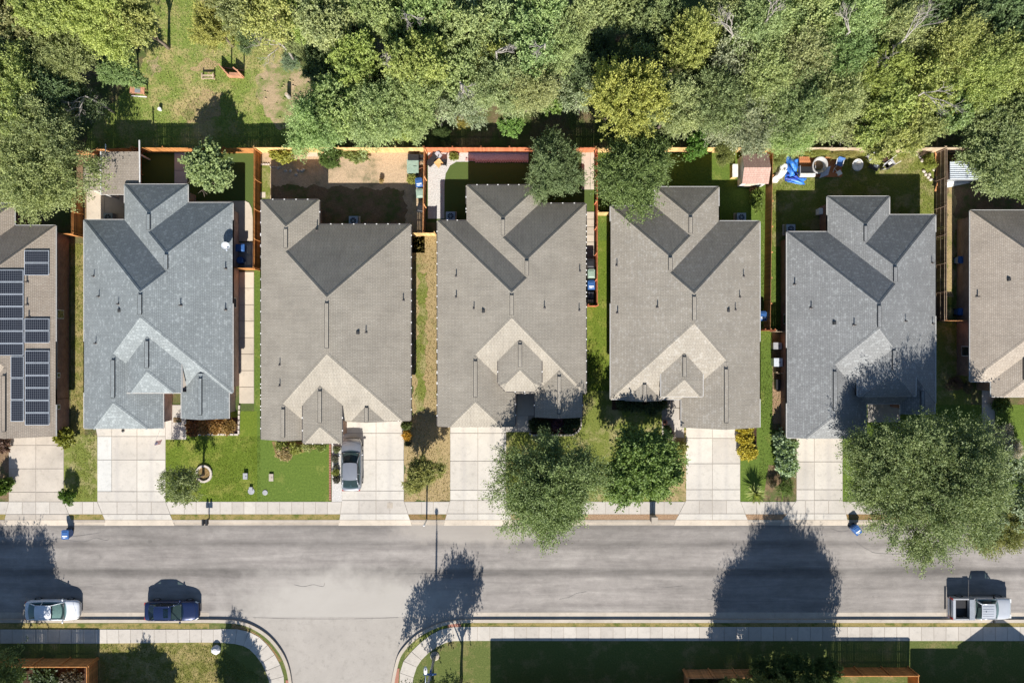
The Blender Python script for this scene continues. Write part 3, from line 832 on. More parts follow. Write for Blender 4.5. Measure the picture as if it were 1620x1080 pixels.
def house(name, label, blocks, shing, wall, origin_px, vents=(), gutter='gutter', ridge_dark=True, openings=(), fascia='fascia', wall_in=.42, dashed=False):
    o = P(*origin_px); org = (o.x, o.y, 0)
    root = empty(name, org, 0, label, 'house')
    polys, own = roof_polys(blocks)
    # roof skin
    b = MB()
    for bi, i, pc in polys:
        B = blocks[bi]; pl = B.planes[i]; a = B.poly[i]; c = B.poly[(i + 1) % len(B.poly)]
        L = math.hypot(c[0] - a[0], c[1] - a[1]); tx, ty = (c[0] - a[0]) / L, (c[1] - a[1]) / L
        pts = [(x, y, pl[0] * x + pl[1] * y + pl[2]) for x, y in pc]
        sl = math.sqrt(1 + B.pitch ** 2)
        uv = [((x * tx + y * ty) + bi * 3.1, ((x - a[0]) * -ty + (y - a[1]) * tx) * sl) for x, y, _ in pts]
        b.face(pts, 0, uv)
    roof = b.build('roof', M[shing], root, org)
    # fascia / gable faces and gutters
    f = MB(); g = MB()
    for bi, B in enumerate(blocks):
        n = len(B.poly)
        for i in range(n):
            a, c = B.poly[i], B.poly[(i + 1) % n]
            nx, ny = (c[1] - a[1]), -(c[0] - a[0]); L = math.hypot(nx, ny); nx /= L; ny /= L
            def vis(x, y):
                for ci, C in enumerate(blocks):
                    if ci == bi: continue
                    if C.inside(x + nx * .02, y + ny * .02, 0) and C.z(x, y) >= B.z(x, y) - .02: return False
                    if C.inside(x - nx * .02, y - ny * .02, 0) and C.z(x - nx * .02, y - ny * .02) > B.z(x - nx * .02, y - ny * .02) + .03: return False
                return True
            for p, q in runs(a, c, vis):
                zb = B.ez - .2
                gable = B.planes[i] is None
                ks = 24 if (gable or B.planes[i] is not None) else 1
                pts = [(p[0] + (q[0] - p[0]) * k / ks, p[1] + (q[1] - p[1]) * k / ks) for k in range(ks + 1)]
                for u, w in zip(pts, pts[1:]):
                    f.face([(u[0], u[1], zb), (w[0], w[1], zb), (w[0], w[1], B.z(*w)), (u[0], u[1], B.z(*u))])
                off = B.planes[i] is not None and abs(B.z(*a) - B.ez) < .01
                if off and B.planes[i] is not None:
                    m = ((p[0] + q[0]) / 2 + nx * .038, (p[1] + q[1]) / 2 + ny * .038); LL = math.hypot(q[0] - p[0], q[1] - p[1])
                    an = math.atan2(q[1] - p[1], q[0] - p[0])
                    if not dashed:
                        g1 = MB(); g1.box((m[0], m[1], B.ez - .07), (LL - .02, .07, .11), an); g1.build('gutter', M[gutter], root, org)
                    else:
                        nd = max(1, round(LL / .95)); ux, uy = math.cos(an), math.sin(an)
                        for kk in range(nd):
                            t = (kk + .5) * LL / nd - LL / 2
                            g.box((m[0] + ux * t, m[1] + uy * t, B.ez - .07), (LL / nd * .86, .07, .11), an, 0)
                            t += LL / nd * .5
                            if kk < nd - 1: g.box((m[0] + ux * t, m[1] + uy * t, B.ez - .06), (LL / nd * .12, .075, .12), an, 1)
    for B in blocks: f.face([(x, y, B.ez - .2 + .002 * blocks.index(B)) for x, y in B.poly[::-1]])
    f.build('fascia', M[fascia], root, org)
    if dashed:
        go = g.build('gutter', [M['gutter_dark'], M['trim']], root, org); go['kind'] = 'stuff'
    # hip caps, ridge vents
    caps = MB(); done = []
    for bi, B in enumerate(blocks):
        faces = [(i, p) for k, i, p in own if k == bi]
        for x in range(len(faces)):
            for y in range(x + 1, len(faces)):
                i, pa = faces[x]; j, pb = faces[y]
                sh = [p for p in pa if any(math.hypot(p[0] - q[0], p[1] - q[1]) < 1e-3 for q in pb)]
                if len(sh) < 2: continue
                a, c = max(((s, t) for s in sh for t in sh), key=lambda st: math.hypot(st[0][0] - st[1][0], st[0][1] - st[1][1]))
                nv = (-(c[1] - a[1]), c[0] - a[0]); nl = math.hypot(*nv); nv = (nv[0] / nl, nv[1] / nl)
                def top(x_, y_):
                    for sg in (1, -1):
                        u_, w_ = x_ + nv[0] * .15 * sg, y_ + nv[1] * .15 * sg
                        for ci, C in enumerate(blocks):
                            if ci != bi and C.inside(u_, w_, 0) and C.z(u_, w_) > B.z(u_, w_) + .01: return False
                    return True
                for p, q in runs(a, c, top, 160):
                    pz, qz = B.z(*p), B.z(*q); v = Vector((q[0] - p[0], q[1] - p[1])); L = v.length
                    if any((Vector(p) - Vector(s)).length < .2 and (Vector(q) - Vector(t)).length < .2 for s, t in done): continue
                    done.append((p, q)); nn = Vector((-v.y, v.x)).normalized()
                    flat = abs(pz - qz) < .02 * L + .02
                    w = .14
                    pl1, pl2 = B.planes[i], B.planes[j]
                    mid = ((p[0] + q[0]) / 2, (p[1] + q[1]) / 2)
                    zz = lambda pt: B.z(*pt) + .016
                    for sgn in (1, -1):
                        e0 = (p[0] + nn.x * w * sgn, p[1] + nn.y * w * sgn); e1 = (q[0] + nn.x * w * sgn, q[1] + nn.y * w * sgn)
                        fc = [(*p, pz + .022), (*q, qz + .022), (*e1, zz(e1)), (*e0, zz(e0))]
                        uv = [(0, 0), (L, 0), (L, .14), (0, .14)]
                        if sgn > 0: fc, uv = fc[::-1], uv[::-1]
                        caps.face(fc, 0, uv)
                    if flat and L > 1.1:
                        rv = MB(); an = math.atan2(v.y, v.x); sh_ = .1 if L > 2 else .05
                        rv.box((*mid, pz + .045), (L * (1 - sh_ * 2), .33, .1), an, 0); 
                        uvb = {}
                        vent = rv.build('ridge_vent', M['vent_dark'], root, org)
                        tp = MB(); tp.face([(mid[0] + sx * v.normalized().x * L * (.5 - sh_ - .01) + sy * nn.x * .13, mid[1] + sx * v.normalized().y * L * (.5 - sh_ - .01) + sy * nn.y * .13, pz + .099) for sx, sy in ((-1, -1), (1, -1), (1, 1), (-1, 1))], 0, [(0, 0), (L, 0), (L, .26), (0, .26)])
                        if tp.f:
                            pts = tp.v
                            if (Vector(pts[1]) - Vector(pts[0])).cross(Vector(pts[2]) - Vector(pts[1])).z < 0:
                                tp.v = pts[::-1]
                            tp.build('cap_shingles', M[shing], vent, org)
    caps.build('ridge_cap', M[shing], root, org)
    # walls
    w = MB(); wp = [shrink(B.poly, wall_in) for B in blocks]
    for bi, B in enumerate(blocks):
        n = len(wp[bi])
        for i in range(n):
            a, c = wp[bi][i], wp[bi][(i + 1) % n]
            nx, ny = (c[1] - a[1]), -(c[0] - a[0]); L = math.hypot(nx, ny); nx /= L; ny /= L
            tmp = [Block(q, 3, [0] * len(q), False) for q in wp] if i == 0 and bi == 0 else tmp
            def out(x, y):
                return not any(ci != bi and tmp[ci].inside(x + nx * (.01 if ci > bi else -.01), y + ny * (.01 if ci > bi else -.01), 0) for ci in range(len(blocks)))
            for p, q in runs(a, c, out):
                LL = math.hypot(q[0] - p[0], q[1] - p[1]); zt = B.ez - .19
                w.face([(*p, -.05), (*q, -.05), (*q, zt), (*p, zt)], 0, [(0, 0), (LL, 0), (LL, zt), (0, zt)])
    w.build('wall', M[wall], root, org)
    # pipe vents
    for k, (px, py, kind) in enumerate(vents):
        q = on_roof(blocks, px, py); b = MB()
        if kind == 'pipe':
            b.lathe((q.x, q.y, q.z - .08), [(.13, 0), (.12, .10), (.045, .14), (.045, .52), (.02, .525)], 8)
            b.build('vent_pipe', M['gutter_dark'], root, org)
        else:
            b.box((q.x, q.y, q.z + .06), (.3, .3, .16), 0, 0, None, .7); b.build('roof_vent', M['vent_dark'], root, org)
    for (kind, x, y, z, sx, sz, face) in openings:          # windows and doors on the walls: pixel at ground, size, facing
        q = P(x, y)
        d = {'W': (-1, 0), 'E': (1, 0), 'S': (0, -1), 'N': (0, 1)}[face]
        dim = (.08, sx, sz) if face in 'WE' else (sx, .08, sz)
        b = MB(); b.box((q.x, q.y, z), dim); fr = b.build(kind, M['trim'] if kind != 'garage_door' else M['siding'], root, org)
        if kind == 'window':
            b = MB(); dm = (.03, sx - .14, sz - .14) if face in 'WE' else (sx - .14, .03, sz - .14)
            b.box((q.x + d[0] * .035, q.y + d[1] * .035, z), dm); b.build('pane', M['glass_house'], fr, org)
        if kind == 'garage_door':
            for r_ in range(4):
                b = MB(); b.box((q.x + d[0] * .045, q.y + d[1] * .045, z - sz / 2 + sz * (r_ + .5) / 4), (sx - .1, .03, sz / 4 - .05)); b.build('door_panel', M['siding'], fr, org)
    return root

def wall_y(eave_px_y, ez=3.0, inn=.42):   # ground pixel row of a south wall under an eave at pixel row
    return 540 + (eave_px_y - 540) * (H - ez) / H - inn * S
def wall_x(eave_px_x, sgn, ez=3.0, inn=.42):
    return 810 + (eave_px_x - 810) * (H - ez) / H + sgn * inn * S

V = lambda s: [(x, y, 'pipe') for x, y in s]
B0 = [rect(-150, 357, 88, 640), rect(-60, 322, 23, 460, S_=None), rect(-34, 540, 88, 690, N=None, S_=None)]
h0 = house('house', 'brown shingled house carrying the solar panels at the left edge', B0, 'shingle_brown', 'brick_red', (-20, 520),
           V([(43, 446), (43, 482), (46, 502)]), openings=[('window', wall_x(88, -1), 498, 1.5, .8, 1.1, 'E'), ('window', wall_x(88, -1), 592, 1.8, .45, .5, 'E'), ('window', wall_x(88, -1), 641, 1.8, .45, .5, 'E'), ('garage_door', 58, wall_y(690), 1.1, 4.2, 2.1, 'S')])
B1 = [rect(133, 348, 368, 621), rect(197, 321, 368, 480, S_=None), rect(197, 292, 297, 420, S_=None), rect(133, 540, 258, 677, N=None, S_=19), rect(287, 590, 362, 662, N=None, S_=None), rect(199, 520, 287, 621, 4.4, N=None, S_=9)]
h1 = house('house', 'blue-grey shingled house with a satellite dish on its roof', B1, 'shingle_blue', 'brick_pink', (250, 490),
           V([(149, 437), (157, 469), (188, 481), (286, 483), (357, 425), (357, 490), (152, 543)]) + [(189, 491, 'box')],
           openings=[('garage_door', 205, wall_y(677), 1.1, 4.4, 2.1, 'S'), ('window', 325, wall_y(662), 1.4, 1.5, 1.4, 'S'), ('window', wall_x(368, -1), 480, 1.5, .9, 1.2, 'E'), ('door', 268, wall_y(621), 1.05, .95, 2.1, 'S')])
B2 = [rect(413, 355, 650, 665, S_=12), rect(413, 316, 505, 460, S_=None), rect(413, 590, 495, 695, N=None, S_=None), rect(545, 600, 622, 666.5, N=None, S_=None), rect(479, 590, 541, 701, 4.2, N=None, S_=3)]
h2 = house('house', 'weathered tan shingled house behind the grey parked car', B2, 'shingle_tan', 'brick_brown', (530, 510),
           V([(443, 577), (443, 610), (579, 526), (638, 475), (501, 364)]) + [(566, 526, 'box')], dashed=True,
           openings=[('garage_door', 590, wall_y(666.5), 1.1, 4.4, 2.1, 'S'), ('window', 447, wall_y(695), 1.4, 1.5, 1.4, 'S'), ('window', wall_x(650, -1), 560, 1.5, .9, 1.2, 'E')])
poly3 = [(788, 540), (857, 540), (857, 606), (845, 619), (800, 619), (788, 606)]
B3 = [rect(692, 349, 927, 622), rect(738, 322, 927, 480, S_=None), rect(738, 293, 854, 425, S_=None), rect(692, 540, 815, 674, N=None, S_=20), rect(846, 575, 921, 660, N=None, S_=None), Block(poly3, 4.6, [None, 0, 3, 0, 3, 0])]
h3 = house('house', 'weathered tan shingled house with a bay porch behind the dark feathery tree', B3, 'shingle_tan', 'brick_brown', (810, 490),
           V([(722, 437), (722, 470), (750, 488), (917, 429), (861, 487), (916, 491)]) + [(765, 492, 'box')], dashed=True,
           openings=[('garage_door', 756, wall_y(674), 1.1, 4.4, 2.1, 'S'), ('window', 884, wall_y(660), 1.4, 1.5, 1.4, 'S')])
B4 = [rect(966, 350, 1202, 631), rect(966, 326, 1137, 480, S_=None), rect(1036, 296, 1137, 435, S_=None), rect(1078, 540, 1202, 676, N=None, S_=None), rect(990, 588, 1045, 634, N=None, S_=None), rect(1046, 560, 1112, 627, 4.25, N=None, S_=5)]
h4 = house('house', 'taupe shingled house between the pink shed and the yellow shrubs', B4, 'shingle_taupe', 'brick_brown', (1085, 490),
           V([(976, 420), (977, 495), (1040, 486), (1176, 437), (1170, 470), (1163, 490)]) + [(1152, 491, 'box')],
           openings=[('garage_door', 1128, wall_y(676), 1.1, 4.4, 2.1, 'S'), ('window', 1015, wall_y(634), 1.4, 1.4, 1.4, 'S')])
B5 = [rect(1245, 367, 1480, 638), rect(1309, 340, 1480, 500, S_=None), rect(1309, 311, 1407, 450, S_=None), rect(1245, 550, 1370, 692, N=None, S_=24), rect(1425, 585, 1479, 655, N=None, S_=None), rect(1357, 550, 1449, 626, 4.3, N=None, S_=6)]
h5 = house('house', 'grey shingled house behind the great spreading tree', B5, 'shingle_grey', 'brick_red', (1360, 500),
           V([(1257, 450), (1283, 487), (1351, 514), (1432, 508), (1474, 416), (1475, 512)]) + [(1320, 511, 'box')],
           openings=[('garage_door', 1305, wall_y(692), 1.1, 4.2, 2.1, 'S'), ('window', wall_x(1245, 1), 505, 1.5, .9, 1.2, 'W')])
B6 = [rect(1535, 333, 1775, 603), rect(1568, 540, 1648, 627, N=None, S_=14), rect(1648, 560, 1775, 690, N=None, S_=20)]
h6 = house('house', 'sand shingled brick house at the right edge', B6, 'shingle_sand', 'brick_brown', (1650, 480),
           V([(1546, 469)]) + [(1596, 442, 'box')], openings=[('window', wall_x(1535, 1), 555, 1.5, .9, 1.2, 'W'), ('window', 1600, wall_y(627), 1.4, 1.4, 1.4, 'S')])
# houses across the street: only their eaves' shadows reach the picture
def W2(px, py, ez=3.0):     # ground-plan pixels -> pixel at eave height
    k = H / (H - ez); return (810 + (px - 810) * k, 540 + (py - 540) * k)
def plan(x0, y0, x1, y1, ez=3.0, **kw):
    a, c = W2(x0, y0, ez), W2(x1, y1, ez); return rect(a[0], a[1], c[0], c[1], ez, **kw)
house('house', 'house across the street whose long straight shadow lies on the lawn', [plan(776, 1081, 1145, 1330)], 'shingle_tan', 'brick_brown', (960, 1200))
house('house', 'house across the street whose gable shadow points at the pickup truck', [plan(1440, 1098, 1800, 1330), plan(1515, 1092, 1640, 1200, N=None, S_=None)], 'shingle_grey', 'brick_brown', (1600, 1200))
house('house', 'house across the street left of the side street with its shadow on the corner lawn', [plan(152, 1104, 262, 1330)], 'shingle_tan', 'brick_brown', (200, 1210))

# solar panels on the brown house
def on0(px, py): return on_roof(B0, px, py)
def panel(x0, y0, x1, y1):
    a = [on0(x0, y1), on0(x1, y1), on0(x1, y0), on0(x0, y0)]
    nrm = (a[1] - a[0]).cross(a[3] - a[0]).normalized()
    org = h0.location
    up = [q + nrm * .13 for q in a]; lo = [q + nrm * .09 for q in a]
    b = MB(); 
    W, Hh = (a[1] - a[0]).length, (a[3] - a[0]).length
    b.face(lo[::-1])
    for i in range(4): b.face([lo[i], lo[(i + 1) % 4], up[(i + 1) % 4], up[i]])
    e = .035; u = (a[1] - a[0]).normalized(); v = (a[3] - a[0]).normalized()
    inn = [up[0] + u * e + v * e, up[1] - u * e + v * e, up[2] - u * e - v * e, up[3] + u * e - v * e]
    for i in range(4): b.face([up[i], up[(i + 1) % 4], inn[(i + 1) % 4], inn[i]])
    o = b.build('solar_panel', M['metal_pale'], h0, org)
    b = MB(); b.face([q - nrm * .004 for q in inn], 0, [(0, 0), (W, 0), (W, Hh), (0, Hh)]); b.build('cell_sheet', M['solar'], o, org)
for y in (396.5, 416.5): panel(38.5, y, 77.5, y + 19)
for k in range(7):
    y = 427 + k * 19.4
    panel(-2, y, 37, y + 18.6); panel(-42, y, -3, y + 18.6)
for y in (504, 523.5): panel(39, y, 78, y + 18.7)
for k in range(6): panel(39.5, 554.5 + k * 19.7, 78, 573.4 + k * 19.7)
for k in range(3): panel(17, 563.5 + k * 34.6, 37.3, 597 + k * 34.6)

# ------------------------------------------------------------------ trees and plants
def nrm(a): return a / np.maximum(1e-9, np.linalg.norm(a, axis=-1, keepdims=True))

def crown_mesh(name, seed, rx, ry, rz, lobes=11, clumps=90, twigs=8, leaves=12, L=.28, Wd=.11, twig=.8, droop=.15, up=.5, lobe_r=.45, flat_bottom=True, gap=0.0, spike=0.0, spread=.55):
    """leaf faces on twigs on clumps on lobes; centre at the origin, z up"""
    g = np.random.default_rng(seed)
    rad = np.array([rx, ry, rz])
    # lobes spread over the crown
    d = nrm(g.normal(size=(lobes, 3))); d[:, 2] = np.abs(d[:, 2]) * .9 - .12
    lc = d * (1 - lobe_r) * g.uniform(.5, 1.28, (lobes, 1)); lr = lobe_r * g.uniform(.6, 1.2, lobes)
    lc[0] = (0, 0, .15); lr[0] = .6
    prob = lr ** 2; prob /= prob.sum()
    li = g.choice(lobes, clumps, p=prob)
    cd = nrm(g.normal(size=(clumps, 3))); low = cd[:, 2] < -.35
    cd[low, 2] *= -1
    cen = lc[li] + cd * (lr[li] * g.uniform(.62, 1.05, clumps))[:, None]
    outw = nrm(cen * np.array([1, 1, .8]) + cd * .6)
    cen = cen * rad
    ctint = g.uniform(0, 1, clumps)
    # twigs
    n2 = clumps * twigs
    c2 = np.repeat(cen, twigs, 0); o2 = np.repeat(outw, twigs, 0)
    td = nrm(o2 * (.75 + spike) + g.normal(size=(n2, 3)) * spread + np.array([0, 0, -droop]))
    ts = c2 + g.normal(size=(n2, 3)) * .22 * twig
    tl = twig * g.uniform(.55, 1.25, n2)
    # leaves
    n3 = n2 * leaves
    t = g.uniform(0, 1, n3); T = np.repeat(td, leaves, 0)
    pos = np.repeat(ts, leaves, 0) + T * (t * np.repeat(tl, leaves))[:, None] + g.normal(size=(n3, 3)) * .07 * twig
    pos[:, 2] -= droop * .35 * t * t
    ld = nrm(T + g.normal(size=(n3, 3)) * .75)
    nn = nrm(np.repeat(o2, leaves, 0) * .5 + np.array([0, 0, up]) + g.normal(size=(n3, 3)) * .55)
    sd = nrm(np.cross(nn, ld))
    ll = (L * g.uniform(.6, 1.3, n3))[:, None]; ww = (Wd * g.uniform(.7, 1.3, n3))[:, None]
    v = np.empty((n3, 4, 3))
    v[:, 0] = pos; v[:, 1] = pos + ld * ll * .5 + sd * ww; v[:, 2] = pos + ld * ll; v[:, 3] = pos + ld * ll * .5 - sd * ww
    tint = np.clip(.5 * np.repeat(ctint, twigs * leaves) + .5 * g.uniform(0, 1, n3), 0, 1)
    return quads(name, v, tint)

def quads(name, v, tint):
    n3 = len(v)
    me = bpy.data.meshes.new(name)
    me.vertices.add(n3 * 4); me.vertices.foreach_set("co", v.reshape(-1).astype(np.float32))
    me.loops.add(n3 * 4); me.loops.foreach_set("vertex_index", np.arange(n3 * 4, dtype=np.int32))
    me.polygons.add(n3); me.polygons.foreach_set("loop_start", np.arange(0, n3 * 4, 4, dtype=np.int32)); me.polygons.foreach_set("loop_total", np.full(n3, 4, np.int32))
    a = me.attributes.new("tint", 'FLOAT', 'FACE'); a.data.foreach_set("value", tint.astype(np.float32))
    me.materials.append(M['leaf']); me.update(); me.validate()
    return me

def trunk_mesh(name, seed, h, r, spread, zc, n_limb=7, mat='bark', base_r=.2):
    """tapered trunk from the ground, limbs into the crown centred at height zc"""
    g = random.Random(seed); b = MB()
    fork = zc * g.uniform(.35, .5)
    pts = [(0, 0, -.1), (g.uniform(-.06, .06), g.uniform(-.06, .06), fork * .5), (g.uniform(-.15, .15), g.uniform(-.15, .15), fork), (g.uniform(-.3, .3), g.uniform(-.3, .3), zc)]
    b.tube(pts, [base_r * 1.25, base_r, base_r * .8, base_r * .3], 7)
    for k in range(n_limb):
        a = 2 * math.pi * (k + g.uniform(-.3, .3)) / n_limb; e = g.uniform(.45, .9)
        s = Vector(pts[2]) * 1.0; s.z = fork * g.uniform(.8, 1.3)
        end = Vector((math.cos(a) * spread * e, math.sin(a) * spread * e, zc + g.uniform(-.25, .35) * (h - zc)))
        mid = s.lerp(end, .5) + Vector((g.uniform(-.3, .3), g.uniform(-.3, .3), g.uniform(0, .5)))
        b.tube([s, mid, end], [base_r * .55, base_r * .33, base_r * .1], 5)
        for q in range(3):
            a2 = a + g.uniform(-.9, .9); s2 = mid.lerp(end, g.uniform(.1, .8)); e2 = s2 + Vector((math.cos(a2), math.sin(a2), g.uniform(-.1, .7))) * spread * .35
            b.tube([s2, s2.lerp(e2, .5) + Vector((0, 0, .1)), e2], [base_r * .25, base_r * .16, base_r * .05], 4)
    return b.mesh(name, M[mat], (0, 0, 0), True)

CR = {}   # crown templates, radius 3.5 m nominal
def crowns(key, n, **kw):
    CR[key] = [crown_mesh(key + "_crown", 100 * len(CR) + i, 3.5 * (1 + .06 * i), 3.5 * (1 - .05 * i), kw.get('rz', 2.6), **{k: v for k, v in kw.items() if k != 'rz'}) for i in range(n)]
crowns('elm', 3, lobes=15, clumps=240, twigs=12, leaves=19, L=.165, Wd=.064, twig=.68, droop=.12, up=.5, lobe_r=.34)
crowns('mesquite', 3, lobes=18, clumps=210, twigs=11, leaves=24, L=.18, Wd=.042, twig=1.15, droop=.20, up=.45, lobe_r=.33, spike=.2, spread=.40)
crowns('spiky', 2, lobes=13, clumps=200, twigs=8, leaves=24, L=.165, Wd=.055, twig=1.0, droop=-.35, up=.35, lobe_r=.36, spike=.45, spread=.4)
crowns('broad', 2, lobes=13, clumps=170, twigs=7, leaves=11, L=.26, Wd=.12, twig=.65, droop=.1, up=.55, lobe_r=.38)
crowns('thin', 2, lobes=14, clumps=120, twigs=7, leaves=13, L=.20, Wd=.07, twig=.95, droop=.15, up=.4, lobe_r=.38, spike=.2)
crowns('shrub', 2, rz=2.6, lobes=8, clumps=90, twigs=7, leaves=9, L=.75, Wd=.30, twig=1.2, droop=.0, up=.5, lobe_r=.5)
TRK = [trunk_mesh('trunk', i, 7, 3.4, 2.6, 4.6, 7, 'bark') for i in range(4)]
TRKP = [trunk_mesh('trunk', 10 + i, 8, 3.4, 3.5, 5.2, 9, 'bark_pale') for i in range(2)]

def tree(px, py, r_px, top, spec, color, label, name='tree', cat='tree', group=None, var=None, pale=False, crown=None, squash=1.0, on_ground=None, rot=None, seed=None, low=None):
    """crown seen at pixel (px,py) with pixel radius r_px; 'top' is the crown's top height in metres"""
    global _tc
    _tc = globals().get('_tc', 0) + 1
    rnd = random.Random(_tc * 17 if seed is None else seed)
    hz = top * (.36 if low is None else low); zc = top - hz              # crown centre height and half height
    k = (H - zc) / H
    r = r_px / S * k
    c = P(px, py, zc)
    gx, gy = (c.x, c.y) if on_ground is None else G(*on_ground)
    root = empty(name, (gx, gy, 0), rnd.uniform(0, 6.28) if rot is None else rot, label, cat, group)
    dxy = Vector((c.x - gx, c.y - gy, 0)); dxy.rotate(Matrix.Rotation(-root.rotation_euler.z, 3, 'Z'))
    me = crown or CR[spec][(rnd.randrange(len(CR[spec])) if var is None else var)]
    cr = bpy.data.objects.new('crown', me); col.objects.link(cr); cr.parent = root
    cr.location = (dxy.x, dxy.y, zc); base = 3.5 if crown is None else 1.0
    rr_ = r if crown is None else 1.0
    cr.scale = (rr_ / base, rr_ / base * squash, hz / 2.6) if crown is None else (1, 1, 1)
    cr.color = (*[v * rnd.uniform(.93, 1.07) for v in color], 1)
    tm = (TRKP if pale else TRK)[rnd.randrange(2 if pale else 4)]
    t = bpy.data.objects.new('trunk', tm); col.objects.link(t); t.parent = root
    f = r / 3.5; t.scale = (f, f, zc / 4.6)
    return root

# palette (leaf base colours)
YG = (.315, .350, .110); LG = (.300, .350, .150); MG = (.215, .268, .105); DG = (.130, .172, .078); YL = (.300, .322, .088); OL = (.245, .262, .110); SG = (.275, .310, .190); BR = (.165, .270, .065)

COLN = [(-9e9, 95, 'far left of the woodland'), (95, 165, 'behind the garden sheds'), (165, 300, 'left of the grassy clearing'), (300, 412, 'in the grassy clearing'), (412, 500, 'right of the bare earth clearing'),
        (500, 570, 'behind the bare back yard'), (570, 635, 'behind the bare yard middle'), (635, 690, 'behind the corner of the red fence'), (690, 760, 'behind the red fence'), (760, 830, 'behind the red fence end'), (830, 895, 'behind the bay porch house'),
        (895, 950, 'behind the side yard with bins'), (950, 1040, 'behind the dark backyard tree'), (1040, 1110, 'behind the taupe roofed house'), (1110, 1170, 'left of the pink shed'), (1170, 1235, 'behind the pink shed'), (1235, 1300, 'behind the blue tarpaulin'),
        (1300, 1365, 'behind the wooden deck'), (1365, 1430, 'behind the wheelbarrow'), (1430, 1490, 'behind the right corner fence'), (1490, 1550, 'behind the metal shed'), (1550, 9e9, 'at the right end of the woodland')]
ROWN = [(-9e9, 25, 'at the top edge'), (25, 75, 'third row from the fence'), (75, 130, 'second row from the fence'), (130, 175, 'middle row'), (175, 9e9, 'overhanging the fence')]
used = set()
adj = {YG: 'yellow-green', LG: 'light green', MG: 'mid green', DG: 'dark green', YL: 'golden-yellow', OL: 'olive green', SG: 'grey-green', BR: 'fresh green'}
spn = {'elm': 'rounded', 'mesquite': 'feathery', 'spiky': 'spiky-twigged', 'broad': 'broad-leaved', 'thin': 'thin-crowned', 'shrub': 'bushy'}
def wood_tree(px, py, r, top, spec, c, **kw):
    cn = next(n for a, b_, n in COLN if a <= px < b_); rn = next(n for a, b_, n in ROWN if a <= py < b_)
    size = 'small ' if r < 36 else ('large ' if r > 58 else '')
    lab = None
    for cand in (f"{adj[c]} {spn[spec]} tree {cn}, {rn}", f"{size or 'middling '}{adj[c]} {spn[spec]} tree {cn}, {rn}", f"second {adj[c]} {spn[spec]} tree {cn}, {rn}"):
        if cand not in used: lab = cand; break
    used.add(lab)
    return tree(px, py, r * 1.07, top, spec, c, lab, 'woodland_tree', 'tree', 'woodland trees behind the back fence', **kw)

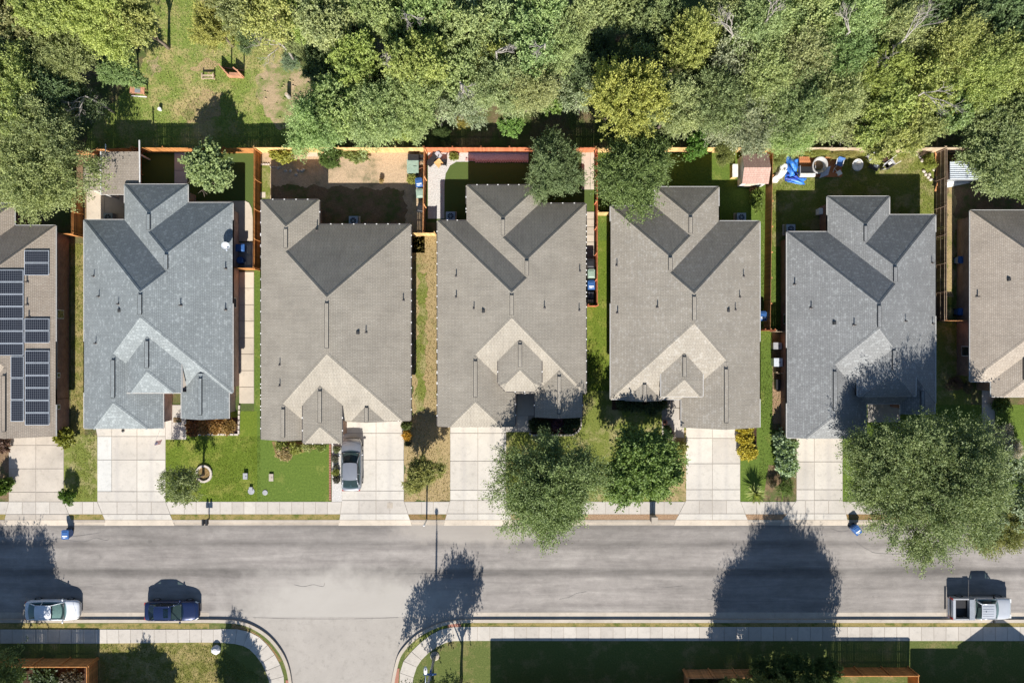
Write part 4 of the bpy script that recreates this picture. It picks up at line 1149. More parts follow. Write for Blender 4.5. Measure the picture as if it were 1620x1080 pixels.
random.seed(11)
for a in [(25, 20, 55, 9, 'elm', OL), (95, 15, 52, 10, 'elm', YG), (40, 85, 50, 8, 'elm', MG), (165, 30, 55, 10, 'mesquite', YG), (222, 38, 44, 9, 'elm', YG),
          (18, 150, 60, 10, 'mesquite', YG), (112, 92, 44, 8, 'mesquite', OL), (75, 140, 48, 8, 'elm', DG), (192, 112, 30, 5, 'elm', MG), (135, 165, 34, 5, 'thin', DG), (60, 205, 52, 9, 'mesquite', MG),
          (345, 48, 36, 6, 'spiky', YL), (375, 8, 42, 9, 'thin', OL), (395, 50, 26, 5, 'elm', DG), (430, 25, 46, 9, 'thin', YG), (485, 20, 42, 8, 'elm', YG),
          (475, 66, 24, 5, 'elm', MG), (530, 40, 52, 9, 'elm', LG), (560, 98, 46, 9, 'elm', YG), (520, 115, 38, 6, 'elm', DG), (505, 195, 42, 9, 'mesquite', LG), (548, 175, 46, 9, 'elm', LG), (600, 20, 44, 9, 'elm', LG), (617, 140, 36, 7, 'elm', DG), (598, 185, 46, 9, 'mesquite', LG), (632, 190, 34, 7, 'elm', YG),
          (672, 30, 46, 10, 'elm', LG), (668, 100, 50, 11, 'elm', YG), (640, 70, 36, 9, 'elm', MG), (655, 165, 44, 9, 'mesquite', LG), (720, 50, 48, 10, 'elm', LG), (740, 12, 40, 9, 'thin', SG), (728, 115, 44, 9, 'elm', LG), (715, 165, 38, 7, 'thin', SG), (745, 165, 30, 5, 'thin', SG),
          (790, 40, 46, 9, 'elm', LG), (775, 100, 38, 8, 'elm', YG), (806, 200, 20, 4, 'broad', BR), (800, 145, 44, 9, 'mesquite', LG), (850, 30, 48, 10, 'elm', LG), (845, 90, 46, 10, 'elm', LG), (835, 145, 40, 9, 'mesquite', LG), (870, 160, 26, 5, 'broad', BR), (885, 75, 40, 9, 'mesquite', LG),
          (935, 20, 48, 10, 'elm', LG), (930, 95, 40, 7, 'elm', DG), (990, 25, 46, 9, 'elm', MG), (985, 165, 58, 11, 'spiky', YL), (1022, 90, 36, 8, 'elm', MG), (955, 130, 34, 6, 'elm', DG), (915, 150, 32, 6, 'thin', SG),
          (1082, 75, 44, 9, 'spiky', YG), (1050, 20, 36, 8, 'elm', MG), (1060, 175, 46, 9, 'mesquite', LG), (1098, 130, 32, 7, 'elm', MG), (1135, 25, 46, 9, 'elm', LG), (1148, 95, 44, 9, 'thin', SG), (1130, 165, 46, 9, 'mesquite', MG),
          (1195, 50, 48, 10, 'mesquite', LG), (1200, 125, 48, 9, 'mesquite', LG), (1185, 195, 46, 8, 'mesquite', SG), (1262, 30, 50, 10, 'thin', LG), (1260, 100, 48, 9, 'mesquite', LG), (1255, 175, 50, 9, 'mesquite', MG), (1245, 215, 36, 7, 'mesquite', LG),
          (1330, 30, 50, 10, 'mesquite', LG), (1322, 100, 46, 9, 'mesquite', MG), (1318, 165, 48, 9, 'mesquite', LG), (1340, 200, 38, 7, 'thin', OL), (1395, 40, 48, 9, 'mesquite', LG), (1400, 175, 50, 9, 'elm', YG), (1388, 120, 42, 9, 'spiky', YL), (1410, 215, 40, 8, 'elm', YG),
          (1455, 20, 46, 9, 'elm', DG), (1462, 85, 36, 7, 'thin', MG), (1458, 150, 44, 9, 'thin', YG), (1450, 205, 38, 7, 'thin', OL), (1500, 85, 48, 9, 'mesquite', YG), (1530, 130, 52, 9, 'mesquite', YG), (1525, 30, 44, 8, 'thin', DG), (1500, 180, 40, 8, 'broad', MG),
          (1590, 35, 52, 9, 'elm', DG), (1600, 110, 52, 9, 'mesquite', YG), (1575, 180, 46, 8, 'elm', MG), (1625, 170, 44, 8, 'elm', MG), (1555, 60, 30, 7, 'broad', YG)]:
    wood_tree(*a, pale=(a[4] in ('thin',)))

# bleached dead trees with bare branches standing in the wood
def bare_tree(px, py, z, length, ang, seed, label):
    g = random.Random(seed); q = P(px, py, z); b = MB()
    def grow(p, d, l, r, depth):
        e = p + d * l; m = p.lerp(e, .5) + Vector((g.uniform(-.1, .1), g.uniform(-.1, .1), g.uniform(-.05, .1))) * l
        b.tube([p, m, e], [r, r * .8, r * .6], 5)
        if depth:
            for k in range(3 if depth > 1 else 2):
                nd = (d + Vector((g.uniform(-.75, .75), g.uniform(-.75, .75), g.uniform(-.2, .35)))).normalized()
                grow(p.lerp(e, g.uniform(.5, 1)), nd, l * g.uniform(.5, .75), r * .55, depth - 1)
    d0 = Vector((math.cos(ang), math.sin(ang), .35)).normalized()
    root = empty('dead_tree', (q.x, q.y, 0), 0, label, 'dead tree', 'bare dead trees in the woodland')
    b.tube([(0, 0, -.1), (.1, .05, z * .5), (0, 0, z)], [.13, .10, .07], 6)
    b.build('trunk', M['bark_pale'], root, None, True); b = MB()
    for k in range(3): grow(Vector((0, 0, z - .1)), (d0 + Vector((g.uniform(-.4, .4), g.uniform(-.4, .4), g.uniform(-.2, .4)))).normalized(), length * g.uniform(.4, .55), .05, 3)
    b.build('branch', M['bark_pale'], root, None, True)
for a in [(1432, 62, 9.5, 3.6, .9, 1, 'large bare dead tree with forked pale branches near the top right'), (1412, 92, 8, 2.6, -2.4, 2, 'dead tree with grey twigs drooping below the forked one'), (1462, 146, 8.5, 3.4, -.5, 3, 'bare dead branches above the right corner fence'),
          (135, 152, 5, 2.6, -2.0, 4, 'bare dead tree left of the grassy clearing'), (445, 70, 4.5, 3.0, 3.3, 5, 'leaning dead tree at the edge of the bare earth'), (785, 82, 9.8, 2.2, .2, 6, 'bare branches poking through the crowns behind the red fence'),
          (862, 70, 9.8, 2.0, -2.6, 7, 'bare branches among light crowns behind the bay porch house'), (1345, 50, 9.5, 2.6, 1.9, 8, 'bare grey branches above the wooden deck'), (1160, 55, 9.4, 2.8, 2.3, 9, 'bare branches left of the pink shed'), (728, 130, 9, 2.2, -1.2, 10, 'grey twiggy dead tree behind the red fence'),
          (610, 80, 9.5, 2, -1.3, 12, 'bare branches behind the bare yard middle'), (1215, 30, 10, 2.4, 1.2, 13, 'bare branches at the top edge behind the pink shed'), (640, 22, 9.8, 2, -.9, 14, 'bare branch at the top edge behind the bare yard')]:
    bare_tree(*a)

# garden and street trees with crowns of their own
def own(seed, r, rz, **kw): return crown_mesh('crown', seed, r, r, rz, **kw)
def rpx(r_px, top): return r_px / S * (H - top * .64) / H
tree(1462, 752, 122, 9.5, 'mesquite', (.172, .212, .078), 'great spreading feathery tree before the grey shingled house', 'spreading_tree', crown=own(901, rpx(113, 9.5), 3.4, lobes=36, clumps=560, twigs=14, leaves=30, L=.165, Wd=.042, twig=1.45, droop=.18, up=.45, lobe_r=.24, spike=.3, spread=.34))
tree(1600, 775, 66, 7.5, 'thin', (.25, .26, .16), 'pale flowering tree at the right edge of the street', 'flowering_tree')
tree(1585, 830, 46, 6.5, 'mesquite', (.20, .225, .08), 'pale feathery tree overhanging the street at the right edge', 'feathery_tree')
tree(868, 772, 84, 7.5, 'mesquite', (.165, .195, .078), 'dark feathery front tree overhanging the street', 'feathery_tree', crown=own(902, rpx(79, 7.5), 2.8, lobes=24, clumps=300, twigs=13, leaves=28, L=.16, Wd=.040, twig=1.35, droop=.22, up=.45, lobe_r=.28, spike=.3, spread=.34))
tree(1012, 730, 62, 6.5, 'broad', (.15, .205, .055), 'bright leafy front tree right of the dark feathery one', 'leafy_tree', crown=own(903, rpx(67, 6.5), 2.4, lobes=16, clumps=400, twigs=9, leaves=18, L=.185, Wd=.066, twig=.8, droop=.2, up=.55, lobe_r=.38))
tree(664, 748, 31, 3.6, 'elm', (.25, .265, .085), 'small orange-tinged green tree between two driveways', 'small_tree')
tree(292, 767, 36, 5.0, 'thin', (.18, .21, .085), 'young airy tree leaning from the ring of stones', 'young_tree', on_ground=(322, 750))
tree(335, 266, 44, 4.6, 'broad', (.23, .30, .115), 'pale small-leaved tree on the artificial turf', 'garden_tree', on_ground=(345, 288))
tree(998, 278, 66, 8.2, 'mesquite', (.118, .165, .052), 'dark feathery backyard tree overhanging the taupe roof', 'backyard_tree', crown=own(904, rpx(64, 8.2), 2.8, lobes=17, clumps=200, twigs=12, leaves=26, L=.17, Wd=.042, twig=1.15, droop=.2, spread=.38, up=.4, lobe_r=.34))
tree(880, 262, 46, 6, 'mesquite', (.160, .210, .085), 'grey-green backyard tree behind the bay porch house', 'backyard_tree')
tree(62, 268, 78, 8.5, 'mesquite', (.235, .275, .095), 'big feathery backyard tree beside the garden sheds', 'backyard_tree', crown=own(905, rpx(76, 8.5), 3.0, lobes=18, clumps=250, twigs=12, leaves=28, L=.175, Wd=.042, twig=1.35, droop=.22, spread=.36, up=.4, lobe_r=.33))
tree(1572, 250, 64, 7.5, 'mesquite', (.20, .245, .11), 'broad backyard tree over the metal shed', 'backyard_tree', crown=own(906, rpx(64, 7.5), 2.7, lobes=17, clumps=200, twigs=12, leaves=24, L=.175, Wd=.045, twig=1.1, droop=.2, spread=.4, up=.45, lobe_r=.35))
tree(1620, 290, 40, 6.5, 'elm', (.14, .18, .06), 'tree at the right edge above the sand roof', 'backyard_tree')
# trees across the street: mostly their shadows reach the picture
for (gx_, gy_, r_, top_, sp_, low_, lab_) in [
    (1232, 1086, 54, 10.6, 'mesquite', .48, 'tall tree inside the lower fence casting the largest street shadow'),
    (1176, 1080, 42, 7.4, 'mesquite', .48, 'tree beside the tallest one casting the left of the large shadow'),
    (1276, 1084, 44, 8.6, 'spiky', .48, 'tree right of the tallest one behind the gap in the lower fence'),
    (1205, 1076, 40, 9.0, 'mesquite', .48, 'slim tree left of the tallest one behind the lower fence'),
    (1142, 1074, 26, 4.3, 'thin', .46, 'low tree at the left end of the large street shadow'),
    (730, 1074, 40, 8.0, 'thin', .42, 'slender corner tree throwing a ragged shadow on the junction'),
    (684, 1078, 40, 6.4, 'thin', .42, 'second corner tree throwing a low ragged shadow on the kerb'),
    (22, 1064, 64, 8.4, 'mesquite', .46, 'feathery tree in the lower left corner over the fence'),
    (-30, 1064, 60, 9.4, 'elm', .46, 'tree beyond the left picture edge shading the street corner'),
    (382, 1168, 40, 6.4, 'elm', .42, 'round street tree shading the left corner lawn'),
    (366, 1092, 22, 4.6, 'thin', .30, 'thin young tree beside the left corner sidewalk'),
    (240, 1164, 40, 5.6, 'elm', .46, 'dense tree beyond the corner lawn with a rounded shadow')]:
    zc_ = top_ * (1 - low_); k_ = H / (H - zc_)
    tree(810 + (gx_ - 810) * k_, 540 + (gy_ - 540) * k_, r_ * k_, top_, sp_, (.115, .155, .048), lab_, 'street_tree', low=low_)

def shrub(px, py, r, h, color, label, spec='shrub', sx=1, sy=1, cat='shrub', name='shrub', group=None, squash=1):
    c = P(px, py, h * .5); rnd = random.Random(int(px * 7 + py))
    root = empty(name, (c.x, c.y, 0), 0 if sx != sy else rnd.uniform(0, 6), label, cat, group)
    me = CR[spec][rnd.randrange(2)]
    cr = bpy.data.objects.new('foliage', me); col.objects.link(cr); cr.parent = root
    f = r / S / 3.9; cr.location = (0, 0, h * .45); cr.scale = (f * sx, f * sy, h / 5.0); cr.color = (*[v * 1.3 for v in color], 1)
    b = MB()
    for k in range(4): b.tube([(0, 0, -.05), (math.cos(k * 1.7) * r / S * .5, math.sin(k * 1.7) * r / S * .5, h * .6)], [.03, .01], 4)
    b.build('stem', M['bark'], root)
    return root
shrub(106, 692, 17, 1.5, (.145, .150, .025), 'round yellow-green shrub beside the stained driveway')
shrub(107, 785, 17, 1.6, (.070, .120, .020), 'leafy dark green shrub between driveway and sidewalk', 'broad', name='shrub')
shrub(3, 770, 14, 1.5, (.07, .11, .02), 'dark shrub left of the stained driveway at the picture edge')
shrub(0, 700, 18, 1.2, (.10, .06, .045), 'brownish shrub under the brown roof at the left edge')
for k, (x, c) in enumerate([(307, (.16, .075, .03)), (325, (.18, .10, .035)), (343, (.20, .115, .035)), (360, (.19, .12, .04))]):
    shrub(x, 674, 13, .9, c, ['rust-brown shrub at the left end of the stone-edged bed', 'rust-brown shrub second from left in the stone-edged bed', 'amber shrub third from left in the stone-edged bed', 'amber shrub at the right end of the stone-edged bed'][k], group='dry shrubs in the stone-edged bed')
for k, (x, y, r, c) in enumerate([(446, 706, 10, (.15, .17, .04)), (450, 716, 13, (.24, .185, .09)), (468, 708, 11, (.19, .20, .05)), (488, 704, 10, (.20, .21, .08)), (506, 703, 9, (.15, .18, .05))]):
    shrub(x, y, r, .7, c, ['green shrub at the left of the front bed', 'straw-coloured ornamental grass in front of the gable', 'yellow-green shrub second in the front bed', 'pale shrub third in the front bed', 'small shrub at the right of the front bed'][k], group='shrubs under the front gable of the weathered house')
for k, (x, y, r, c) in enumerate([(531, 711, 6, (.12, .13, .06)), (530, 726, 6, (.11, .11, .08)), (531, 747, 6, (.15, .16, .04)), (532, 758, 6, (.07, .065, .05)), (531, 738, 4, (.11, .11, .09))]):
    shrub(x, y, r, .4, c, ['small grey-green tuft at the top of the white gravel strip', 'grey tuft second in the white gravel strip', 'yellow-green tuft in the white gravel strip', 'dark tuft lowest in the white gravel strip', 'tiny grey tuft in the middle of the gravel strip'][k], group='tufts in the white gravel strip')
shrub(643, 672, 8, .9, (.08, .10, .03), 'dark shrub at the corner of the garage'); shrub(644, 689, 8, .6, (.34, .20, .03), 'orange-yellow flowering shrub by the driveway'); shrub(646, 701, 5, .4, (.05, .06, .03), 'tiny dark shrub below the orange-yellow one')
for k, (x, y, r) in enumerate([(846, 672, 10), (862, 676, 11), (880, 674, 11), (898, 674, 11), (910, 668, 9)]):
    shrub(x, y, r, .7, (.045, .06, .025) if k != 2 else (.08, .035, .05), ['dark shrub at the left end of the black bed', 'dark shrub second in the black bed', 'purple-leaved shrub in the middle of the black bed', 'dark shrub fourth in the black bed', 'dark shrub at the right end of the black bed'][k], group='shrubs in the black planting bed')
for k, (x, y, r) in enumerate([(985, 642, 11), (1005, 644, 12), (1028, 642, 13), (1045, 640, 10)]):
    shrub(x, y, r, .8, (.055, .075, .03), ['dark shrub at the left end under the taupe eave', 'dark shrub second from left under the taupe eave', 'dark shrub third from left under the taupe eave', 'dark shrub nearest the entry walk under the taupe eave'][k], group='dark shrubs under the taupe eave')
shrub(1060, 690, 8, .9, (.18, .15, .14), 'pinkish twiggy shrub beside the entry walk'); shrub(1076, 706, 12, .9, (.17, .17, .05), 'yellowish shrub along the left edge of the driveway'); shrub(1056, 680, 7, .7, (.06, .09, .03), 'dark green shrub beside the flower pots')
# three clipped golden shrubs: shells of small leaves
for k, (x, y, sx, sy) in enumerate([(1182, 680, 1, .75), (1182, 696, 1, .8), (1183, 714, 1, 1.05)]):
    shrub(x, y, 14, 1.0, (.30, .25, .035), ['golden clipped shrub tucked under the eave', 'middle golden clipped shrub with dark gaps', 'lowest and roundest golden clipped shrub'][k], sx=sx, sy=sy, group='golden shrubs beside the driveway', name='golden_shrub')
for k, y in enumerate((697, 712, 727, 738)):
    shrub(1243, y, 17, 1.9, (.22, .275, .17), ['pale green shrub at the top of the row beside the driveway', 'pale green shrub second in the row beside the driveway', 'pale green shrub third in the row beside the driveway', 'pale green shrub at the foot of the row'][k], group='pale green shrubs beside the driveway', name='hedge_shrub')
shrub(1241, 772, 18, 2.0, (.095, .135, .035), 'loose green shrub at the lower driveway corner', 'thin')
shrub(1222, 765, 9, .8, (.10, .085, .05), 'brown twiggy shrub right of the yucca', 'thin')
shrub(452, 247, 21, 1.3, (.21, .205, .04), 'golden-green mounded bush by the tan back fence', sy=.55, cat='bush', name='bush')
shrub(523, 250, 20, 2.2, (.085, .125, .030), 'dense green bush by the tan back fence', 'elm', cat='bush', name='bush')
shrub(568, 246, 22, .9, (.13, .15, .045), 'low spreading green plant by the tan back fence', sy=.55, cat='bush', name='bush')
shrub(716, 246, 8, .8, (.16, .17, .04), 'yellow-green bush on the white gravel by the red fence', cat='bush', name='bush')
shrub(650, 282, 9, .6, (.20, .20, .05), 'weedy clump beside the blue bin in the bare yard', cat='bush', name='bush')
shrub(604, 287, 4, .5, (.30, .22, .10), 'straw tuft in the middle of the bare yard', cat='bush', name='bush')
shrub(1102, 232, 26, 3.2, (.085, .160, .030), 'fresh green broad-leaved bush over the back fence', 'broad', cat='bush', name='bush')
shrub(1146, 236, 22, 3.4, (.15, .165, .05), 'pale yellowish bush left of the pink shed', 'mesquite', cat='bush', name='bush')
shrub(1199, 318, 9, 1.6, (.13, .17, .04), 'vine-like shrub on the rust fence below the pink shed', sy=2.0, cat='bush', name='bush')
shrub(1192, 300, 7, .8, (.16, .09, .05), 'reddish shrub at the corner of the pink shed', cat='bush', name='bush')
shrub(1471, 262, 13, 1.6, (.20, .225, .05), 'bright yellow-green bush in the right corner of the littered lawn', 'thin', cat='bush', name='bush')
shrub(1459, 240, 9, 1.0, (.12, .085, .06), 'brown dried bush in the right corner of the littered lawn', 'thin', cat='bush', name='bush')
shrub(1290, 240, 26, 1.4, (.19, .20, .05), 'pale grassy bush behind the wooden deck', 'mesquite', sy=.35, cat='bush', name='bush')
shrub(1335, 243, 26, 1.0, (.21, .19, .06), 'yellow dry bush right of the wooden deck', 'mesquite', sy=.4, cat='bush', name='bush')
shrub(1233, 245, 15, 1.2, (.16, .18, .05), 'tall weeds left of the blue tarpaulin', 'mesquite', cat='bush', name='bush')
shrub(457, 101, 18, 1.1, (.14, .185, .11), 'blue-green sage bush at the edge of the bare earth', 'thin', cat='bush', name='bush')
shrub(733, 193, 16, 1.4, (.20, .17, .04), 'yellow-leaved bush in the fence shadow', 'thin', cat='bush', name='bush')
shrub(700, 212, 16, 1.4, (.07, .10, .03), 'dark bush in the fence shadow', 'elm', cat='bush', name='bush')
shrub(1512, 606, 15, 1.2, (.12, .075, .05), 'brown dried shrub at the corner of the sand-roofed house', 'thin'); shrub(1530, 612, 11, .8, (.09, .075, .05), 'brown dried shrub beside the dappled entry walk', 'thin')
shrub(1583, 640, 13, 1.0, (.08, .12, .03), 'green shrub right of the dappled entry walk'); shrub(1588, 690, 20, 1.3, (.30, .27, .22), 'pale blossoming shrub right of the dappled walk', 'thin'); shrub(1605, 712, 20, 1.3, (.32, .29, .24), 'pale blossoming shrub at the right edge below the walk', 'thin')
shrub(20, 1062, 20, 1.4, (.06, .10, .03), 'dark bush inside the orange corner fence at left'); shrub(70, 1072, 22, .9, (.035, .055, .02), 'low dark plants in the middle of the fenced corner', name='shrub'); shrub(112, 1074, 16, .8, (.06, .05, .03), 'brownish plants at the right of the fenced corner')
shrub(1108, 1076, 12, .8, (.14, .15, .04), 'yellow-green plant inside the lower left fence stretch'); shrub(1140, 1078, 12, .8, (.16, .13, .07), 'dry plant inside the lower left fence stretch'); shrub(1175, 1076, 12, 1.2, (.06, .09, .03), 'green plant at the right end of the lower left fence')
shrub(1212, 1058, 30, 3.0, (.07, .10, .03), 'bush standing outside the gap in the lower fence', 'elm', cat='bush', name='bush'); shrub(1258, 1062, 36, 3.4, (.07, .105, .03), 'leafy bush filling the gap in the lower fence', 'elm', cat='bush', name='bush'); shrub(1304, 1062, 28, 2.8, (.065, .10, .03), 'bush at the left end of the right orange fence', 'elm', cat='bush', name='bush')

# the yucca: sword leaves in a rosette
def rosette(px, py, r, h, color, label, n=90):
    c = P(px, py, h * .3); g = np.random.default_rng(5); root = empty('yucca', (c.x, c.y, 0), 0, label, 'yucca')
    a = g.uniform(0, 6.283, n); e = g.uniform(.1, 1.45, n); Ln = r / S * g.uniform(.85, 1.1, n)
    d = np.stack([np.cos(a) * np.cos(e), np.sin(a) * np.cos(e), np.sin(e)], 1); s = np.stack([-np.sin(a), np.cos(a), 0 * a], 1)
    v = np.zeros((n, 4, 3)); b0 = np.array([0, 0, h * .35])
    v[:, 0] = b0; v[:, 1] = b0 + d * Ln[:, None] * .45 + s * .045; v[:, 2] = b0 + d * Ln[:, None] + np.array([0, 0, .10]); v[:, 3] = b0 + d * Ln[:, None] * .45 - s * .045
    o = bpy.data.objects.new('foliage', quads('yucca_leaves', v, g.uniform(0, 1, n))); col.objects.link(o); o.parent = root; o.color = (*color, 1)
    b = MB(); b.tube([(0, 0, -.05), (0, 0, h * .4)], [.14, .1], 7); b.build('trunk', M['bark'], root)
rosette(1194, 780, 19, 1.5, (.30, .33, .12), 'spiky yucca rosette between driveway and sidewalk', 130)

# short grass standing on the lawns and in the clearing: one mass
def grass(name, poly, n, hgt, color, label, seed):
    g = np.random.default_rng(seed); P0 = np.array([G(*p) for p in poly]); lo, hi = P0.min(0), P0.max(0)
    pts = g.uniform(lo, hi, (n, 2)); ins = np.zeros(n, bool); j = len(P0) - 1
    for i in range(len(P0)):
        xi, yi = P0[i]; xj, yj = P0[j]
        ins ^= ((yi > pts[:, 1]) != (yj > pts[:, 1])) & (pts[:, 0] < (xj - xi) * (pts[:, 1] - yi) / (yj - yi + 1e-12) + xi); j = i
    pts = pts[ins]; m = len(pts)
    cl = np.sin(pts[:, 0] * .9) * np.cos(pts[:, 1] * .7 + pts[:, 0] * .4) * .3 + .5
    keep = g.uniform(0, 1, m) < np.clip(cl + .25, .15, 1); pts = pts[keep]; m = len(pts)
    a = g.uniform(0, 6.283, m); hh = hgt * g.uniform(.4, 1.3, m); w = hgt * .28
    p3 = np.concatenate([pts, np.full((m, 1), .005)], 1); s = np.stack([np.cos(a), np.sin(a), 0 * a], 1) * w
    lean = np.stack([g.normal(size=m) * .5, g.normal(size=m) * .5, np.ones(m)], 1) * hh[:, None]
    v = np.zeros((m, 4, 3)); v[:, 0] = p3 - s; v[:, 1] = p3 + s; v[:, 2] = p3 + lean + s * .2; v[:, 3] = p3 + lean - s * .2
    o = bpy.data.objects.new(name, quads(name, v, g.uniform(0, 1, m))); col.objects.link(o); o.color = (*color, 1)
    tag(o, label, 'grass', None, 'stuff')
grass('grass', [(232, -20), (300, -20), (480, -20), (478, 60), (470, 90), (420, 92), (402, 130), (425, 195), (470, 232), (150, 232), (190, 160), (232, 90)], 20000, .11, (.25, .27, .085), 'ragged pale grass in the clearing', 1)
grass('grass', [(263, 690), (412, 690), (412, 792), (263, 792)], 14000, .06, (.13, .17, .022), 'short bright grass on the blue-grey house lawn', 2)
grass('grass', [(640, 372), (694, 372), (711, 680), (711, 792), (641, 792), (641, 700)], 9000, .09, (.26, .22, .08), 'thin dry grass in the dry side yard', 3)
grass('grass', [(935, 340), (966, 340), (966, 640), (1085, 640), (1085, 792), (804, 792), (804, 690), (930, 690)], 22000, .08, (.17, .20, .04), 'yellow-green grass under the front trees', 4)
grass('grass', [(1203, 300), (1240, 300), (1240, 690), (1230, 760), (1200, 760), (1203, 690)], 9000, .08, (.15, .19, .05), 'green grass in the side yard with the yucca', 5)
grass('grass', [(1216, 240), (1476, 240), (1476, 385), (1216, 385)], 14000, .09, (.18, .19, .05), 'rough grass on the littered back lawn', 6)
grass('grass', [(103, 385), (132, 385), (150, 690), (152, 790), (120, 790), (112, 690)], 7000, .09, (.19, .19, .05), 'rough grass strip between the left houses', 7)
grass('grass', [(158, 1019), (340, 1019), (420, 1075), (420, 1085), (158, 1085)], 14000, .08, (.17, .18, .04), 'cut grass of the corner lawn', 8)
# ------------------------------------------------------------------ fences: pickets with gaps, rails, posts
def fence(pix, mat, label, h=1.95, rails_side=1, capped=False, rail_mat=None, gap=.002):
    pts = [Vector(G(*p)) for p in pix]; mid = sum(pts, Vector((0, 0))) / len(pts)
    root = empty('fence', (mid.x, mid.y, 0), 0, label, 'fence'); org = (mid.x, mid.y, 0)
    rnd = random.Random(int(pix[0][0] * 3 + pix[0][1])); pk = MB()
    for a, c in zip(pts, pts[1:]):
        d = c - a; L = d.length; d.normalize(); n = Vector((-d.y, d.x)) * rails_side; an = math.atan2(d.y, d.x)
        m = int(L / .15)
        for k in range(m):
            q = a + d * (L * (k + .5) / m); hh = h + rnd.uniform(-.02, .02)
            pk.box((q.x, q.y, hh / 2), (L / m - gap - rnd.uniform(0, .006) - (.022 if rnd.random() < .05 else 0), .02, hh), an + rnd.uniform(-.02, .02), 0, ('X', rnd.uniform(-.006, .006)))
        if capped:
            b = MB(); q = a.lerp(c, .5); b.box((q.x, q.y, h + .03), (L, .07, .03), an); b.build('cap_rail', M[mat], root, org)
        for z in (.3, h * .52, h - .25):
            b = MB(); q = a.lerp(c, .5) + n * .035; b.box((q.x, q.y, z), (L, .04, .09), an); b.build('rail', M[rail_mat or mat], root, org)
        np_ = max(1, round(L / 2.4))
        for k in range(np_ + 1):
            q = a + d * (L * k / np_) + n * .10; b = MB(); b.box((q.x, q.y, (h - .05) / 2), (.1, .1, h - .05), an); b.build('post', M[mat], root, org)
    o = pk.build('picket_row', M[mat], root, org); o['kind'] = 'stuff'
    return root
YB = 241.5
fence([(120, 246), (222, 242)], 'cedar_rust', 'dark rust fence behind the garden sheds')
fence([(224, YB), (411, YB + 1)], 'cedar', 'orange back fence behind the artificial turf and pale tree')
fence([(411.5, YB), (673, YB)], 'cedar_tan', 'pale tan back fence of the bare yard')
fence([(674, YB), (938, YB)], 'cedar_red', 'bright orange-red back fence of the gravel garden')
fence([(940, YB), (1213, YB)], 'cedar_tan', 'tan back fence half hidden under the woodland left of the pink shed')
fence([(1216, YB), (1478, YB)], 'cedar_old', 'weathered grey-tan back fence behind the littered lawn')
fence([(1480, YB), (1720, YB)], 'cedar_old', 'weathered back fence hidden under the tree by the metal shed')
fence([(412, 243), (411, 428)], 'cedar', 'orange-brown side fence between the turf and the bare yard')
fence([(224, 244), (224, 310)], 'cedar_rust', 'short rust fence beside the tan patio roof')
fence([(674, 243), (672, 372)], 'cedar_rust', 'brown side fence left of the white gravel path')
fence([(942, 243), (942, 485)], 'cedar_red', 'red side fence along the stepping slabs and bins', rails_side=-1)
fence([(1212, 244), (1208, 521)], 'cedar_rust', 'rust side fence between the pink shed and the littered lawn', rails_side=1)
fence([(1480, 243), (1479, 507)], 'cedar_shaded', 'side fence coloured dark for shade, with pale rails at the right of the littered lawn', rails_side=-1, rail_mat='cedar_old', capped=True)
fence([(131, 304), (131, 375)], 'cedar', 'orange fence left of the tan patio')
fence([(98, 374), (133, 374)], 'cedar', 'short orange fence closing the left side yard')
fence([(380, 427), (411, 427)], 'cedar', 'short orange fence closing the bin pad')
fence([(652, 373), (690, 373)], 'cedar_tan', 'short tan fence closing the dry side yard')
fence([(928, 485), (943, 485)], 'cedar_red', 'short red fence end below the bins')
fence([(943, 341), (966, 341)], 'cedar_tan', 'short tan fence beside the dark backyard tree')
fence([(1201, 523), (1216, 523)], 'cedar_red', 'short red fence beside the blue bin by the taupe house')
fence([(1218, 525), (1246, 525)], 'cedar_old', 'short grey fence closing the dark red brick side yard')
fence([(1480, 508), (1525, 508)], 'cedar_rust', 'short brown fence beside the sand-roofed house')
fence([(1224, 590), (1240, 590)], 'cedar_old', 'tiny fence screen beside the grey utility boxes', h=1.0)
fence([(-60, 1041), (155, 1041), (155, 1200)], 'cedar', 'orange corner fence at the lower left with a capped top', capped=True)
fence([(1082, 1200), (1082, 1058.5), (1197, 1057.5)], 'cedar_rust', 'reddish lower fence corner right of the long house shadow', capped=True)
fence([(1308, 1055), (1436, 1055), (1436, 1200)], 'cedar', 'orange lower fence corner near the picture bottom right', capped=True)

